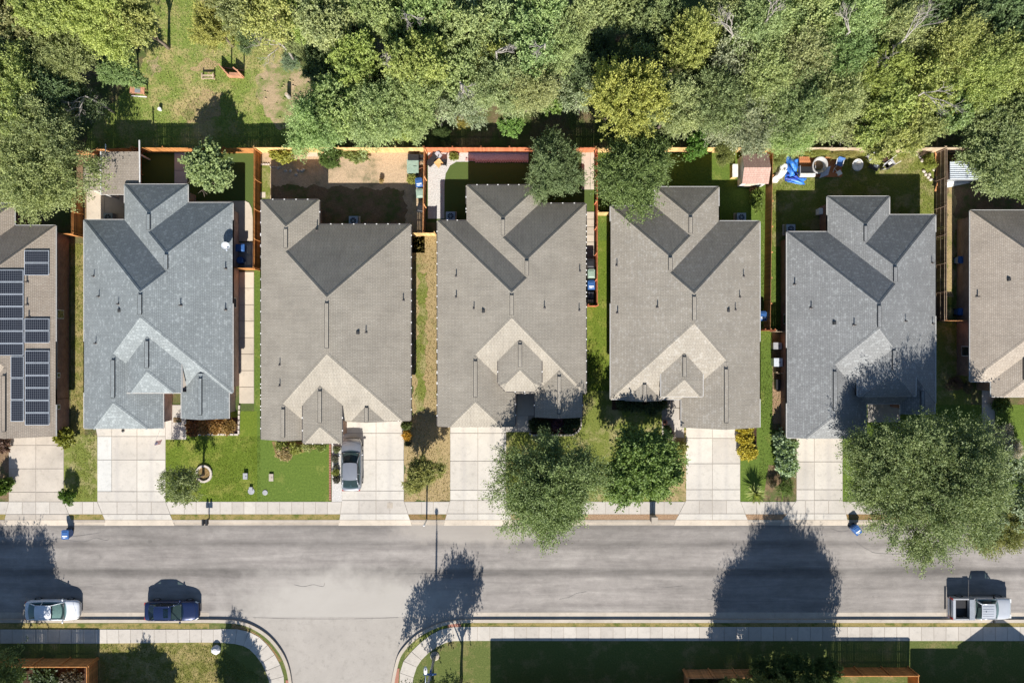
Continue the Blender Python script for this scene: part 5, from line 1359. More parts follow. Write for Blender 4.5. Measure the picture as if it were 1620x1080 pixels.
# ------------------------------------------------------------------ vehicles
def car(name, label, loc, rz, L, Wd, paint_, prof, ws, rw, zr, cat='car', shade=False, sunroof=False, rails=False, belt=.93):
    """x forward. prof: (u,z) of bonnet/boot line; ws=(base_u, top_u), rw=(top_u, base_u)"""
    root = empty(name, loc, rz, label, cat); h2 = L / 2
    us = np.array([p[0] for p in prof]); zs = np.array([p[1] for p in prof])
    def top(u): return float(np.interp(u, us, zs))
    def halfw(u): return Wd / 2 * (1 - .05 * u * u - .05 * max(0, u) ** 4 - .26 * abs(u) ** 14)
    st = list(np.linspace(-1, 1, 41)); st = sorted(set([round(math.sin(s * math.pi / 2) * .35 + s * .65, 4) for s in st]))
    rows = []
    for u in st:
        w, t = halfw(u), top(u); r = []
        half = [(w * .84, .20), (w * .97, .32), (w, .52), (w * .99, min(.72, t - .12)), (w * .95, t - .05), (w * .86, t - .008), (w * .5, t + .018), (0, t + .028)]
        for y, z in half: r.append((u * h2, -y, z))
        for y, z in half[-2::-1]: r.append((u * h2, y, z))
        rows.append(r)
    b = MB(); b.grid(rows); n = len(rows[0])
    b.f.append(tuple(range(n - 1, -1, -1))); b.m.append(0); e = (len(rows) - 1) * n; b.f.append(tuple(e + k for k in range(n))); b.m.append(0)
    # outward normals
    b.f = [f[::-1] for f in b.f]
    body = b.build('body', M[paint_], root, None, True)
    wr, wb = Wd * .335, Wd * .445
    def crv(u, w, z, bow, crown_=0.0, k=9): return [((u * h2 + bow * (1 - (s) ** 2)), w * s, z + crown_ * (1 - s * s)) for s in np.linspace(-1, 1, k)]
    A = crv(ws[0], wb * .95, top(ws[0]) + .015, .16, .03); Bc = crv(ws[1], wr, zr - .05, .07, .045); C_ = crv(rw[0], wr * .98, zr - .05, -.05, .045); D = crv(rw[1], wb * .88, top(rw[1]) + .015, -.10, .03)
    lerp = lambda p, q, t: [tuple(np.array(x) * (1 - t) + np.array(y_) * t) for x, y_ in zip(p, q)]
    g = MB(); g.grid([lerp(A, Bc, t) for t in np.linspace(0, 1, 5)]); g.build('windshield', M['car_glass'], root, None, True)
    g = MB(); g.grid([lerp(C_, D, t) for t in np.linspace(0, 1, 5)]); g.build('rear_window', M['car_glass'], root, None, True)
    g = MB()
    rr = []
    for t in np.linspace(0, 1, 9):
        r = lerp(Bc, C_, t); rr.append([(x, y, z + .05 * math.sin(math.pi * (.15 + t * .7)) ) for x, y, z in r])
    g.grid(rr); g.build('roof_panel', M[paint_], root, None, True)
    for s, idx in ((-1, 0), (1, -1)):
        bt = [tuple(np.array(A[idx]) * (1 - t) + np.array(D[idx]) * t) for t in np.linspace(0, 1, 9)]
        bt = [(x, s * (wb * (.95 + .05 * math.sin(math.pi * t))), max(z, belt)) for (x, y, z), t in zip(bt, np.linspace(0, 1, 9))]
        tp = [(x, s * wr * 1.0, z + .05 * math.sin(math.pi * (.15 + t * .7))) for (x, y, z), t in zip([tuple(np.array(Bc[idx]) * (1 - t) + np.array(C_[idx]) * t) for t in np.linspace(0, 1, 9)], np.linspace(0, 1, 9))]
        g = MB(); g.grid([bt, tp]); g.build('side_window', M['car_glass'], root, None, False)
        g = MB(); g.tube([A[idx], Bc[idx]], .035, 6); g.tube(tp, .035, 6); g.tube([C_[idx], D[idx]], .05, 6); g.tube([bt[5], tp[5]], .03, 6); g.tube(bt, .022, 6); g.build('window_frame', M[paint_], root, None, True)
        g = MB(); mx = (ws[0] * .8 + ws[1] * .2) * h2; g.lathe((mx, s * (Wd / 2 + .07), belt + .02), [(.03, -.07), (.1, -.05), (.11, .03), (.05, .08)], 8, 0, .7, 1.25); g.build('wing_mirror', M[paint_], root, None, True)
        for uu in (-.60, .62):
            t = MB(); pts = [(uu * h2, s * (Wd / 2 - .20), .33), (uu * h2, s * (Wd / 2 + .005), .33)]
            t.tube(pts, .33, 18); ty = t.build('wheel', M['rubber'], root)
            t = MB(); t.tube([(uu * h2, s * (Wd / 2), .33), (uu * h2, s * (Wd / 2 + .012), .33)], .2, 12); t.build('rim', M['alloy'], ty)
        t = MB(); t.grid([[(h2 * .86, s * Wd * .45, top(.86) - .045), (h2 * .955, s * Wd * .355, top(.95) - .03)], [(h2 * .90, s * Wd * .462, top(.9) - .13), (h2 * .985, s * Wd * .38, top(.97) - .13)]])
        t.v = [(x + .012, y * 1.012, z + .03) for x, y, z in t.v]; t.build('headlight', M['lamp_clear'], root)
        t = MB(); t.box((-h2 * .945, s * Wd * .36, top(-.96) - .09), (.16, .24, .12)); t.build('taillight', M['lamp_red'], root)
    # cabin inside the glass
    i = MB(); i.prism([(ws[0] * h2 - .02, -wb * .84), (ws[0] * h2 - .02, wb * .84), (rw[1] * h2 + .05, wb * .78), (rw[1] * h2 + .05, -wb * .78)], top(0) + .032, top(0) + .05); i.build('interior', M['interior'], root)
    i = MB(); i.box((ws[0] * h2 - .25, 0, top(.3) + .06), (.45, wb * 1.55, .06)); i.build('dashboard', M['interior'], root)
    for sy in (-.38, .38):
        for sx in (ws[1] * h2 - .15, ws[1] * h2 - 1.1):
            i = MB(); i.box((sx, sy, top(0) + .12), (.16, .46, .26), 0, 0, ('Y', -.2), .8); i.box((sx - .03, sy, top(0) + .29), (.1, .26, .16)); i.build('seat', M['seat_fabric'], root)
    if shade:
        for s in (-1, 1):
            mid1 = lerp(A, Bc, .30); mid2 = lerp(A, Bc, .93); rng_ = (0, 4) if s < 0 else (4, 8)
            f = MB(); f.grid([[tuple(np.array(mid1[k]) + np.array((-.02, 0, -.07))) for k in range(rng_[0], rng_[1] + 1)], [tuple(np.array(mid2[k]) + np.array((-.02, 0, -.05))) for k in range(rng_[0], rng_[1] + 1)]]); f.build('sunshade', M['sunshade'], root)
    if sunroof:
        f = MB(); f.box(((ws[1] * .72 + rw[0] * .28) * h2, 0, zr + .042), (.42, wr * 1.3, .02)); f.build('sunroof', M['car_glass'], root)
    b = MB(); b.box((h2 * .985, 0, .42), (.06, Wd * .62, .12)); b.build('grille', M['black_plastic'], root)
    b = MB(); b.tube([(h2 * .80, -Wd * .42, top(.8) + .004), (h2 * .9, 0, top(.9) + .03), (h2 * .80, Wd * .42, top(.8) + .004)], .008, 4); b.build('bonnet_seam', M['black_plastic'], root)
    b = MB(); b.box((-h2 * 1.0, 0, .62), (.03, .5, .12)); b.build('number_plate', M['trim'], root)
    return root
SED = [(-1, .62), (-.985, .82), (-.93, .98), (-.80, 1.01), (-.5, .99), (.2, .95), (.5, .93), (.75, .84), (.9, .74), (.975, .62), (1, .48)]
def at(px, py, z=.8):
    p = P(px, py, z); return (p.x, p.y, ZR)
car('parked_car', 'white sedan parked at the kerb with a folded sunshade behind its windshield', at(80, 966), 0, 4.78, 1.84, 'paint_white', SED, (.53, .10), (-.48, -.78), 1.43, shade=True)
car('parked_car', 'dark blue sedan parked at the kerb with a sunroof', at(269.5, 967), 0, 4.85, 1.80, 'paint_blue', SED, (.42, .08), (-.52, -.76), 1.45, sunroof=True)
SUV = [(-1, .70), (-.985, .95), (-.95, 1.05), (-.8, 1.05), (-.5, 1.04), (.2, 1.02), (.5, 1.0), (.75, .92), (.9, .82), (.975, .66), (1, .5)]
car('parked_car', 'grey hatchback parked nose to the house on the concrete driveway', (*at(556, 735)[:2], SL), R(90), 4.68, 1.88, 'paint_grey', SUV, (.49, .10), (-.52, -.84), 1.55, belt=1.0)

def pickup(loc):
    root = empty('pickup_truck', loc, 0, 'silver pickup truck parked at the kerb with a black bed and a grey toolbox', 'pickup truck')
    L, Wd = 5.55, 1.94; h2 = L / 2; pm = M['paint_silver']
    # front: bonnet and cab base as one hull, x from -.36 m forward
    rows = []
    xs = [-.62, -.60, -.3, .3, .9, 1.2, 1.6, 2.0, 2.35, 2.55, 2.68, 2.745, h2]
    tz = dict(zip(xs, [1.08, 1.10, 1.10, 1.10, 1.12, 1.14, 1.13, 1.10, 1.05, .99, .88, .72, .55]))
    for x in xs:
        w = Wd / 2 * (1 if x < 1.6 else 1 - .10 * ((x - 1.6) / 1.18) ** 2 - .12 * ((x - 1.6) / 1.18) ** 8); t = tz[x]
        half = [(w * .88, .32), (w * .99, .42), (w, .62), (w * .99, max(.5, t - .2)), (w * .95, t - .06), (w * .84, t - .01), (w * .45, t + .02), (0, t + .03)]
        rows.append([(x, -y, z) for y, z in half] + [(x, y, z) for y, z in half[-2::-1]])
    b = MB(); b.grid(rows); n = len(rows[0]); b.f.append(tuple(range(n - 1, -1, -1))); b.m.append(0); e = (len(rows) - 1) * n; b.f.append(tuple(e + k for k in range(n))); b.m.append(0); b.f = [f[::-1] for f in b.f]
    b.build('body', pm, root, None, True)
    zr = 1.80; wr, wb = .66, .84
    crv = lambda x, w, z, bow, cr: [(x + bow * (1 - s * s), w * s, z + cr * (1 - s * s)) for s in np.linspace(-1, 1, 9)]
    A = crv(1.30, wb, 1.15, .15, .02); Bc = crv(.78, wr, zr - .04, .06, .04); C_ = crv(-.42, wr, zr - .04, 0, .04); D = crv(-.60, wb * .97, 1.12, 0, 0)
    lerp = lambda p, q, t: [tuple(np.array(x) * (1 - t) + np.array(y_) * t) for x, y_ in zip(p, q)]
    for nm, p, q, mt in (('windshield', A, Bc, 'car_glass'), ('rear_window', C_, D, 'car_glass')):
        g = MB(); g.grid([lerp(p, q, t) for t in np.linspace(0, 1, 4)]); g.build(nm, M[mt], root, None, True)
    g = MB(); g.grid([lerp(Bc, C_, t) for t in np.linspace(0, 1, 6)]); rp = g.build('roof_panel', pm, root, None, True)
    for s in np.linspace(-.42, .42, 5):
        g = MB(); g.tube([(.65, s, zr + .012), (-.33, s, zr + .012)], .012, 4); g.build('roof_rib', pm, rp)
    g = MB(); g.lathe((-.05, 0, zr), [(.04, 0), (.03, .05), (.005, .1)], 6); g.build('antenna', M['black_plastic'], rp)
    for s, i in ((-1, 0), (1, -1)):
        bt = [(1.22, s * wb * 1.03, 1.10), (.4, s * wb * 1.06, 1.10), (-.58, s * wb * 1.03, 1.10)]; tp = [(.80, s * wr, zr - .04), (.2, s * wr, zr - .03), (-.42, s * wr, zr - .04)]
        g = MB(); g.grid([bt, tp]); g.build('side_window', M['car_glass'], root)
        g = MB(); g.tube([A[i], Bc[i]], .04); g.tube(tp, .035); g.tube([C_[i], D[i]], .06); g.tube(bt, .03); g.build('window_frame', pm, root, None, True)
        g = MB(); g.box((1.02, s * (Wd / 2 + .12), 1.18), (.14, .24, .2), 0, 0, None, .85); g.build('wing_mirror', M['black_plastic'], root)
        for x in (-1.72, 1.78):
            t = MB(); t.tube([(x, s * (Wd / 2 - .22), .37), (x, s * (Wd / 2 + .01), .37)], .37, 18); ty = t.build('wheel', M['rubber'], root)
            t = MB(); t.tube([(x, s * (Wd / 2 + .005), .37), (x, s * (Wd / 2 + .02), .37)], .22, 12); t.build('rim', M['alloy'], ty)
        # bed sides
        g = MB(); g.box((-1.62, s * (Wd / 2 - .07), .78), (1.96, .13, .68)); g.build('bed_side', pm, root)
        g = MB(); g.box((-1.62, s * (Wd / 2 - .07), 1.135), (1.9, .12, .03)); g.build('bed_rail', M['grey_plastic'], root)
        g = MB(); g.box((-2.60, s * (Wd / 2 - .09), .84), (.08, .17, .42)); g.build('taillight', M['lamp_red'], root)
        g = MB(); g.box((2.60, s * .68, .86), (.16, .34, .18)); g.build('headlight', M['lamp_clear'], root)
    g = MB(); g.box((-1.62, 0, .56), (1.96, Wd - .26, .06)); g.build('bed_floor', M['black_plastic'], root)
    g = MB(); g.box((-2.52, 0, .78), (.11, Wd - .28, .68)); g.box((-2.50, 0, 1.13), (.22, Wd - .3, .03)); g.build('tailgate', pm, root)
    g = MB(); g.box((-.72, 0, .8), (.06, Wd - .2, .6)); g.build('bed_front', M['black_plastic'], root)
    g = MB(); g.box((-.98, 0, 1.20), (.46, Wd - .12, .14)); g.box((-.98, 0, 1.0), (.44, Wd - .4, .3)); g.build('toolbox', M['metal_grey'], root)
    g = MB(); g.box((-2.76, 0, .52), (.16, Wd - .1, .2)); g.build('rear_bumper', M['chrome'], root)
    g = MB(); g.box((2.72, 0, .5), (.14, Wd - .3, .22)); g.build('front_bumper', M['chrome'], root)
    g = MB(); g.prism([(1.25, -.75), (1.25, .75), (-.55, .75), (-.55, -.75)], 1.132, 1.14); g.build('interior', M['interior'], root)
    for s in (-.4, .4):
        g = MB(); g.box((-.05, s, 1.3), (.16, .5, .34), 0, 0, None, .8); g.build('seat', M['seat_fabric'], root)
    g = MB(); g.box((1.02, 0, 1.19), (.35, 1.35, .06)); g.build('dashboard', M['interior'], root)
pickup(at(1554.5, 963.5, 1.0))

# ------------------------------------------------------------------ wheeled bins
def bin_proto(mat):
    def mk(px, py, rz, label, z=0.0, group='wheeled bins', stripe=True, body=None):
        q = P(px, py, .95); root = empty('wheeled_bin', (q.x, q.y, z), rz, label, 'bin', group)
        b = MB(); n = len(b.v)
        for zz, w, d in ((.08, .50, .54), (.95, .62, .70)):
            for sx, sy in ((-1, -1), (1, -1), (1, 1), (-1, 1)): b.v.append((sx * w / 2, sy * d / 2 + (0 if zz > .5 else .04), zz))
        b.f += [(3, 2, 1, 0), (0, 1, 5, 4), (1, 2, 6, 5), (2, 3, 7, 6), (3, 0, 4, 7), (4, 5, 6, 7)]; b.m += [0] * 6
        b.build('body', M[body or mat], root)
        b = MB(); b.box((0, -.01, 1.0), (.66, .80, .06), 0, 0, None, .94); b.box((0, 0, 1.045), (.54, .62, .04), 0, 0, None, .8); lid = b.build('lid', M[mat], root)
        if stripe:
            b = MB(); b.box((0, -.12, 1.068), (.44, .10, .008)); b.box((-.05, -.25, 1.068), (.22, .05, .008)); b.build('lid_print', M['white_plastic'], lid)
        b = MB(); b.tube([(-.24, .42, .98), (.24, .42, .98)], .025, 6); b.build('handle', M[mat], root)
        for s in (-1, 1):
            b = MB(); b.tube([(s * .22, .30, .13), (s * .30, .30, .13)], .13, 10); b.build('wheel', M['rubber'], root)
        return root
    return mk
blue, green, black = bin_proto('blue_plastic'), bin_proto('green_plastic'), bin_proto('black_plastic')
blue(102, 846, 0, 'blue bin standing on the street below the stained driveway', ZR)
blue(1357, 839, R(35), 'blue bin turned askew on the street under the great spreading tree', ZR)
blue(663, 289, R(8), 'blue bin beside the brown fence of the bare yard')
green(664, 306, R(4), 'pale green bin below the blue one in the bare yard', stripe=False)
b_ = black(666, 329, R(-12), 'grey-lidded bin by the fence end below the pale green bin', stripe=False)
green(935.5, 433, 0, 'grey-green bin in the row by the red fence', stripe=False)
blue(935.5, 451, 0, 'blue bin in the row by the red fence')
black(934.5, 417, 0, 'black bin above the grey-green one by the red fence', stripe=False)
blue(1207, 500, 0, 'blue bin squeezed between the taupe house and the rust fence')
blue(380, 392, R(90), 'small blue bin against the blue-grey house wall above the barrel', stripe=False)
blue(1523, 411, R(90), 'upper pale blue box bin against the sand-roofed brick wall')
blue(1523, 493, R(90), 'lower pale blue box bin against the sand-roofed brick wall')
q = P(934.5, 467, .3); root = empty('tool_pile', (q.x, q.y, 0), 0, 'dark crate of garden tools with pale gloves below the blue bin', 'crate')
b = MB(); b.box((0, 0, .2), (.6, .8, .4)); b.build('crate', M['black_plastic'], root)
for k in range(4):
    b = MB(); b.tube([(-.2 + k * .13, -.3, .45), (-.15 + k * .1, .3, .5)], .025, 5); b.build('tool_handle', M['metal_grey'], root)
for k in range(3):
    b = MB(); b.lathe((-.18 + k * .18, .22, .45), [(.09, 0), (.1, .06), (.04, .1)], 7); b.build('glove', M['sheet'], root)
# barrel by the house
q = P(380.5, 412, .6); root = empty('barrel', (q.x, q.y, 0), 0, 'round blue barrel on the concrete pad beside the blue-grey house', 'barrel')
b = MB(); b.lathe((0, 0, 0), [(.27, 0), (.30, .1), (.33, .3), (.33, .6), (.29, .84)], 18); b.build('body', M['blue_plastic'], root, None, True)
b = MB(); b.lathe((0, 0, .83), [(.28, 0), (.28, .04), (.24, .05)], 18); b.build('lid', M['blue_plastic'], root)

# ------------------------------------------------------------------ air conditioners and wall boxes
def condenser(px, py, label):
    q = P(px, py, .8); root = empty('air_conditioner', (q.x, q.y, 0), 0, label, 'air conditioner', 'air conditioner units behind the houses')
    b = MB(); b.box((0, 0, .05), (1.0, 1.0, .1)); b.build('pad', M['patio'], root)
    b = MB(); b.box((0, 0, .46), (.8, .8, .72)); b.build('cabinet', M['metal_grey'], root)
    b = MB(); b.lathe((0, 0, .82), [(.36, 0), (.36, .03), (.30, .035)], 18); g_ = b.build('fan_ring', M['metal_grey'], root)
    b = MB(); b.lathe((0, 0, .85), [(.28, 0), (.28, .012)], 16); b.build('fan_opening', M['black_plastic'], g_)
    for k in range(4):
        b = MB(); b.box((math.cos(k * .785) * 0, 0, .872), (.58, .012, .012), k * .785); b.build('grille_bar', M['metal_pale'], g_)
condenser(171, 344, 'air conditioner in the shade of the tan patio'); condenser(559, 349, 'air conditioner behind the bare yard house'); condenser(713, 342, 'air conditioner at the end of the artificial turf strip'); condenser(1173, 344, 'air conditioner behind the taupe roofed house'); condenser(1251, 362, 'air conditioner left of the grey roof wing')
def wall_box(px, py, z, d, mat, label, cat='utility box'):
    q = P(px, py, z); root = empty('utility_box', (q.x, q.y, 0), 0, label, cat)
    b = MB(); b.box((0, 0, z / 2), (d[0], d[1], z)); b.build('cabinet', M[mat], root); b = MB(); b.box((0, 0, z + .02), (d[0] + .05, d[1] + .05, .04)); b.build('lid', M[mat], root)
    b = MB(); b.box((d[0] * .2, 0, z + .045), (d[0] * .3, .04, .015)); b.build('latch', M['black_plastic'], root)
wall_box(1230, 547, .7, (.7, .55), 'grey_plastic', 'grey slatted utility box beside the dark red brick wall'); wall_box(1231, 573, .95, (.72, .7), 'metal_pale', 'pale covered box standing in the shade beside the dark red brick wall'); wall_box(1231, 608, .6, (.35, .85), 'black_plastic', 'narrow black box beside the pebble strip')
wall_box(1301, 334, .8, (.6, .5), 'white_plastic', 'white cabinet at the corner of the grey roof wing'); wall_box(653, 263, .75, (1.0, 1.15), 'green_plastic', 'pale green storage chest in the bare yard corner', 'storage chest'); wall_box(654, 249, .8, (.95, .5), 'black_plastic', 'dark barbecue behind the pale green storage chest', 'barbecue')
wall_box(388, 753, .25, (.35, .5), 'grey_plastic', 'small grey meter cover in the bright lawn'); wall_box(429, 755, .12, (.35, .6), 'kerb', 'white meter cover in the deep green lawn')
q = P(397, 777, .1); root = empty('drain_cover', (q.x, q.y, .01), 0, 'grey irrigation cover set in the bright lawn by the sidewalk', 'cover'); b = MB(); b.lathe((0, 0, 0), [(.3, 0), (.3, .05)], 12); b.box((0, .25, .1), (.3, .3, .2)); b.build('lid', M['grey_plastic'], root)
q = P(419, 779, .1); root = empty('drain_cover', (q.x, q.y, .01), 0, 'round grey cover near the corner of the deep green lawn', 'cover'); b = MB(); b.lathe((0, 0, 0), [(.24, 0), (.24, .05), (.2, .06)], 14); b.build('lid', M['grey_plastic'], root)
# ------------------------------------------------------------------ sheds and patio covers
def slab_roof(name, label, cat, corners, zs, mat, edge, wall=None, posts=True, inset=.15, thick=.12):
    """flat or single-slope roof from four pixel corners (NW, NE, SE, SW) and their heights"""
    pts = [P(x, y, z) for (x, y), z in zip(corners, zs)]; c = sum(pts, Vector()) / 4
    root = empty(name, (c.x, c.y, 0), 0, label, cat); org = (c.x, c.y, 0)
    W, D = (pts[1] - pts[0]).length, (pts[3] - pts[0]).length
    b = MB(); b.face(pts[::-1], 0, [(0, 0), (W, 0), (W, D), (0, D)]); b.build('roof', M[mat], root, org)
    b = MB()
    lo = [p - Vector((0, 0, thick)) for p in pts]
    for i in range(4): b.face([pts[i] + Vector((0, 0, .002)), lo[i], lo[(i + 1) % 4], pts[(i + 1) % 4] + Vector((0, 0, .002))])
    b.face(lo); b.build('edge_board', M[edge], root, org)
    if wall:
        b = MB(); q = [c + (p - c) * (1 - inset) for p in pts]
        for i in range(4):
            a, d = q[i], q[(i + 1) % 4]; b.face([(a.x, a.y, 0), (d.x, d.y, 0), (d.x, d.y, lo[(i + 1) % 4].z), (a.x, a.y, lo[i].z)], 0, [(0, 0), (2, 0), (2, 2), (0, 2)])
        b.build('wall', M[wall], root, org)
    elif posts:
        for p in pts:
            q = c + (p - c) * .92; b = MB(); b.box((q.x, q.y, (p.z - thick) / 2), (.12, .12, p.z - thick)); b.build('post', M[edge], root, org)
    return root
slab_roof('patio_cover', 'tan shingled patio cover behind the blue-grey house', 'patio cover', [(160, 240), (219.5, 240), (219.5, 308), (160, 308)], [2.5, 2.5, 2.85, 2.85], 'shingle_sand', 'trim')
slab_roof('garden_shed', 'small grey shed with a pale edge half hidden by the big feathery tree', 'shed', [(132, 255), (159, 255), (159, 302), (132, 302)], [2.2, 2.2, 2.0, 2.0], 'shingle_sand', 'trim', wall='siding')
pc = bpy.data.objects['patio_cover']
for (x0, y0, x1, y1, z0, z1) in ((220.5, 222, 221.5, 308, 2.62, 2.9), (159.5, 240, 159.5, 308, 2.55, 2.88)):
    a, c = P(x0, y0, z0), P(x1, y1, z1); b = MB(); b.tube([a, c], .07, 6); b.build('edge_beam', M['trim'], pc, tuple(pc.location))
a = P(167, 228, 2.5); b = MB(); b.tube([a, P(167, 240, 2.5)], .05, 6); b.build('edge_beam', M['metal_pale'], pc, tuple(pc.location))
# pink shed: gable roof
def gable_shed(px0, py0, px1, py1, ridge_y, ze, zr_, label):
    a, c = P(px0, py0, ze), P(px1, py1, ze); r0 = P(px0, ridge_y, zr_); r1 = P(px1, ridge_y, zr_); m = (a + c) / 2; org = (m.x, m.y, 0)
    root = empty('garden_shed', org, 0, label, 'shed')
    for nm, ya, yb in (('s', c.y, r0.y), ('n', a.y, r0.y)):
        b = MB(); w = c.x - a.x; f = [(a.x, ya, ze), (c.x, ya, ze), (c.x, yb, zr_), (a.x, yb, zr_)]; uv = [(0, 0), (w, 0), (w, 1.3), (0, 1.3)]
        if nm == 'n': f, uv = f[::-1], uv[::-1]
        b.face(f, 0, uv); b.build('roof', M['pink_shingle'], root, org)
    b = MB()
    x0, x1, y0, y1 = a.x + .1, c.x - .1, c.y + .1, a.y - .1
    b.prism([(x0, y0), (x1, y0), (x1, y1), (x0, y1)], 0, ze - .06)
    for x in (x0, x1): b.face([(x, y0, ze - .06), (x, y1, ze - .06), (x, r0.y, zr_ - .05)])
    b.build('wall', M['trim'], root, org)
    b = MB(); b.box((m.x - .2, y0 - .02, .95), (.9, .04, 1.8)); b.build('door', M['siding'], root, org)
gable_shed(1174, 243, 1216, 291, 265, 1.9, 2.55, 'pink shingled garden shed in the corner by the rust fence')
q = P(1163, 270, 1.0); root = empty('cupboard', (q.x, q.y, 0), 0, 'small pale wooden cupboard left of the pink shed', 'cupboard'); b = MB(); b.box((0, 0, .5), (.45, 1.1, 1.0)); b.build('body', M['cedar_tan'], root); b = MB(); b.box((0, 0, 1.02), (.5, 1.15, .04)); b.build('top', M['sheet'], root); b = MB(); b.box((.24, 0, .5), (.02, 1.0, .9)); b.build('door', M['cedar_tan'], root)
# metal shed at the right: corrugated ribs
rs = slab_roof('garden_shed', 'metal roofed shed with pale ribs under the right backyard tree', 'shed', [(1503, 256), (1556, 254), (1556, 284), (1503, 284)], [2.1, 2.1, 2.0, 2.0], 'metal_pale', 'metal_grey', wall='metal_grey')
for k in range(9):
    y = 257 + k * 3.2; a, c = P(1503.5, y, 2.09), P(1555.5, y, 2.09); b = MB(); b.tube([a, c], .022, 5); b.build('rib', M['metal_pale'], rs, tuple(rs.location))
root = empty('lean_to', (*G(1512, 290), 0), 0, 'pale plank sheet leaning below the metal roofed shed', 'sheet'); b = MB(); b.box((0, 0, .3), (2.2, .5, .05), R(12), 0, ('X', .4)); b.build('board', M['sheet'], root)

# ------------------------------------------------------------------ back garden furniture
# third garden: lounger, table, chairs on white gravel
def chair(px, py, rz, mat, label, frame='black_plastic', group=None, sz=.55):
    q = P(px, py, .45); root = empty('garden_chair', (q.x, q.y, 0), rz, label, 'chair', group)
    b = MB(); b.box((0, 0, .42), (sz, sz, .06)); b.build('seat', M[mat], root)
    b = MB(); b.box((0, sz / 2, .68), (sz, .05, .5), 0, 0, ('X', -.25)); b.build('backrest', M[mat], root)
    for sx in (-1, 1):
        b = MB(); b.box((sx * sz / 2, 0, .60), (.05, sz, .04)); b.build('armrest', M[frame], root)
        for sy in (-1, 1):
            b = MB(); b.tube([(sx * sz * .45, sy * sz * .45, 0), (sx * sz * .45, sy * sz * .45, .42)], .022, 5); b.build('leg', M[frame], root)
    return root
q = P(686, 252, .4); root = empty('sun_lounger', (q.x, q.y, 0), R(42), 'charcoal lounger lying askew in the corner of the red fence', 'lounger')
b = MB(); b.box((-.2, 0, .33), (1.05, .62, .08)); b.build('mattress', M['black_plastic'], root); b = MB(); b.box((.55, 0, .5), (.6, .62, .07), 0, 0, ('Y', -.55)); b.build('backrest', M['grey_plastic'], root)
for sx in (-.6, .2):
    for sy in (-.25, .25):
        b = MB(); b.box((sx, sy, .15), (.06, .06, .3)); b.build('leg', M['metal_grey'], root)
chair(690, 244, R(-20), 'black_plastic', 'dark chair in the very corner of the red fence')
q = P(694, 258, .5); root = empty('side_table', (q.x, q.y, 0), R(40), 'small wooden table beside the charcoal lounger', 'table'); b = MB(); b.box((0, 0, .5), (.62, .62, .05)); b.build('tabletop', M['cedar_tan'], root)
for sx in (-.25, .25):
    for sy in (-.25, .25):
        b = MB(); b.box((sx, sy, .24), (.05, .05, .48)); b.build('leg', M['cedar_tan'], root)
chair(702, 257, R(-95), 'black_plastic', 'upright dark chair right of the small wooden table', sz=.5)
chair(668, 250, R(90), 'black_plastic', 'dark folded chair on the bare yard side of the brown fence', sz=.5)
q = P(668, 266, .3); root = empty('hoop_frame', (q.x, q.y, 0), 0, 'rusty hoop frame lying along the brown fence', 'frame')
for k in range(2):
    b = MB(); b.tube([(-.25, -.2 + k * .5, .05), (-.28, -.1 + k * .5, .4), (0, 0 + k * .5, .5), (.2, 0 + k * .5, .1)], .02, 5); b.build('hoop', M['terracotta'], root)
# littered lawn: deck planks
root = empty('wooden_deck', (*G(1298, 264), 0), 0, 'orange plank deck on the littered back lawn', 'deck'); me = None
for k in range(22):
    x = 1266 + k * 3.05; q = P(x, 264, .15)
    b = MB(); b.box((0, 0, 0), (.162, 1.82, .04)); me = me or b.mesh('plank', M['deck'])
    o = bpy.data.objects.new('plank', me); col.objects.link(o); o.parent = root; o.location = (q.x - root.location.x, q.y - root.location.y + random.uniform(-.02, .02), .15 + random.uniform(-.004, .004))
for k in range(3):
    b = MB(); b.box((0, -.75 + k * .75, .065), (3.85, .09, .12)); b.build('joist', M['deck'], root)
def crumpled(name, label, cat, px, py, w, d, h, mat, seed, rz=0, z0=.03):
    q = P(px, py, .2); root = empty(name, (q.x, q.y, 0), rz, label, cat); g = np.random.default_rng(seed); n = 16; b = MB(); rows = []
    ph = g.uniform(0, 6, 8)
    for i in range(n + 1):
        r = []
        for j in range(n + 1):
            u, v = i / n * 2 - 1, j / n * 2 - 1; e = 1 - max(abs(u), abs(v)) ** 3
            z = z0 + h * e * (.45 + .3 * math.sin(3 * u + ph[0] + 2 * math.sin(2 * v + ph[1])) + .28 * math.sin(7 * v + 4 * u + ph[2]) + .12 * math.sin(15 * u + 9 * v + ph[3]))
            wob = 1 + .15 * math.sin(3 * math.atan2(v, u) + ph[4])
            r.append((u * w / 2 * wob, v * d / 2 * wob, max(.03, z)))
        rows.append(r)
    b.grid(rows); b.build('sheet', M[mat], root, None, True); return root
crumpled('tarpaulin', 'crumpled bright blue tarpaulin on the littered lawn', 'tarpaulin', 1253, 265, 1.0, 1.9, .55, 'tarp', 3, R(-8))
crumpled('tarpaulin', 'dark blue fold of tarpaulin in front of the bright blue one', 'tarpaulin', 1254, 279, 1.2, .75, .40, 'tarp_dark', 4, R(4))
crumpled('tarpaulin', 'light blue tarpaulin corner spread on the grass', 'tarpaulin', 1260, 285, 1.7, .55, .12, 'tarp', 8, R(-6))
crumpled('plastic_sheet', 'heap of white plastic sheeting left of the blue tarpaulin', 'plastic sheet', 1233, 276, .75, 1.6, .45, 'sheet', 5, R(-38))
crumpled('plastic_sheet', 'second white crumpled sheet touching the tarpaulin', 'plastic sheet', 1240, 266, .6, 1.2, .4, 'sheet', 6, R(-25))
q = P(1277, 271, .4); root = empty('storage_box', (q.x, q.y, .17), 0, 'open dark box with a pale front on the deck beside the tarpaulin', 'box')
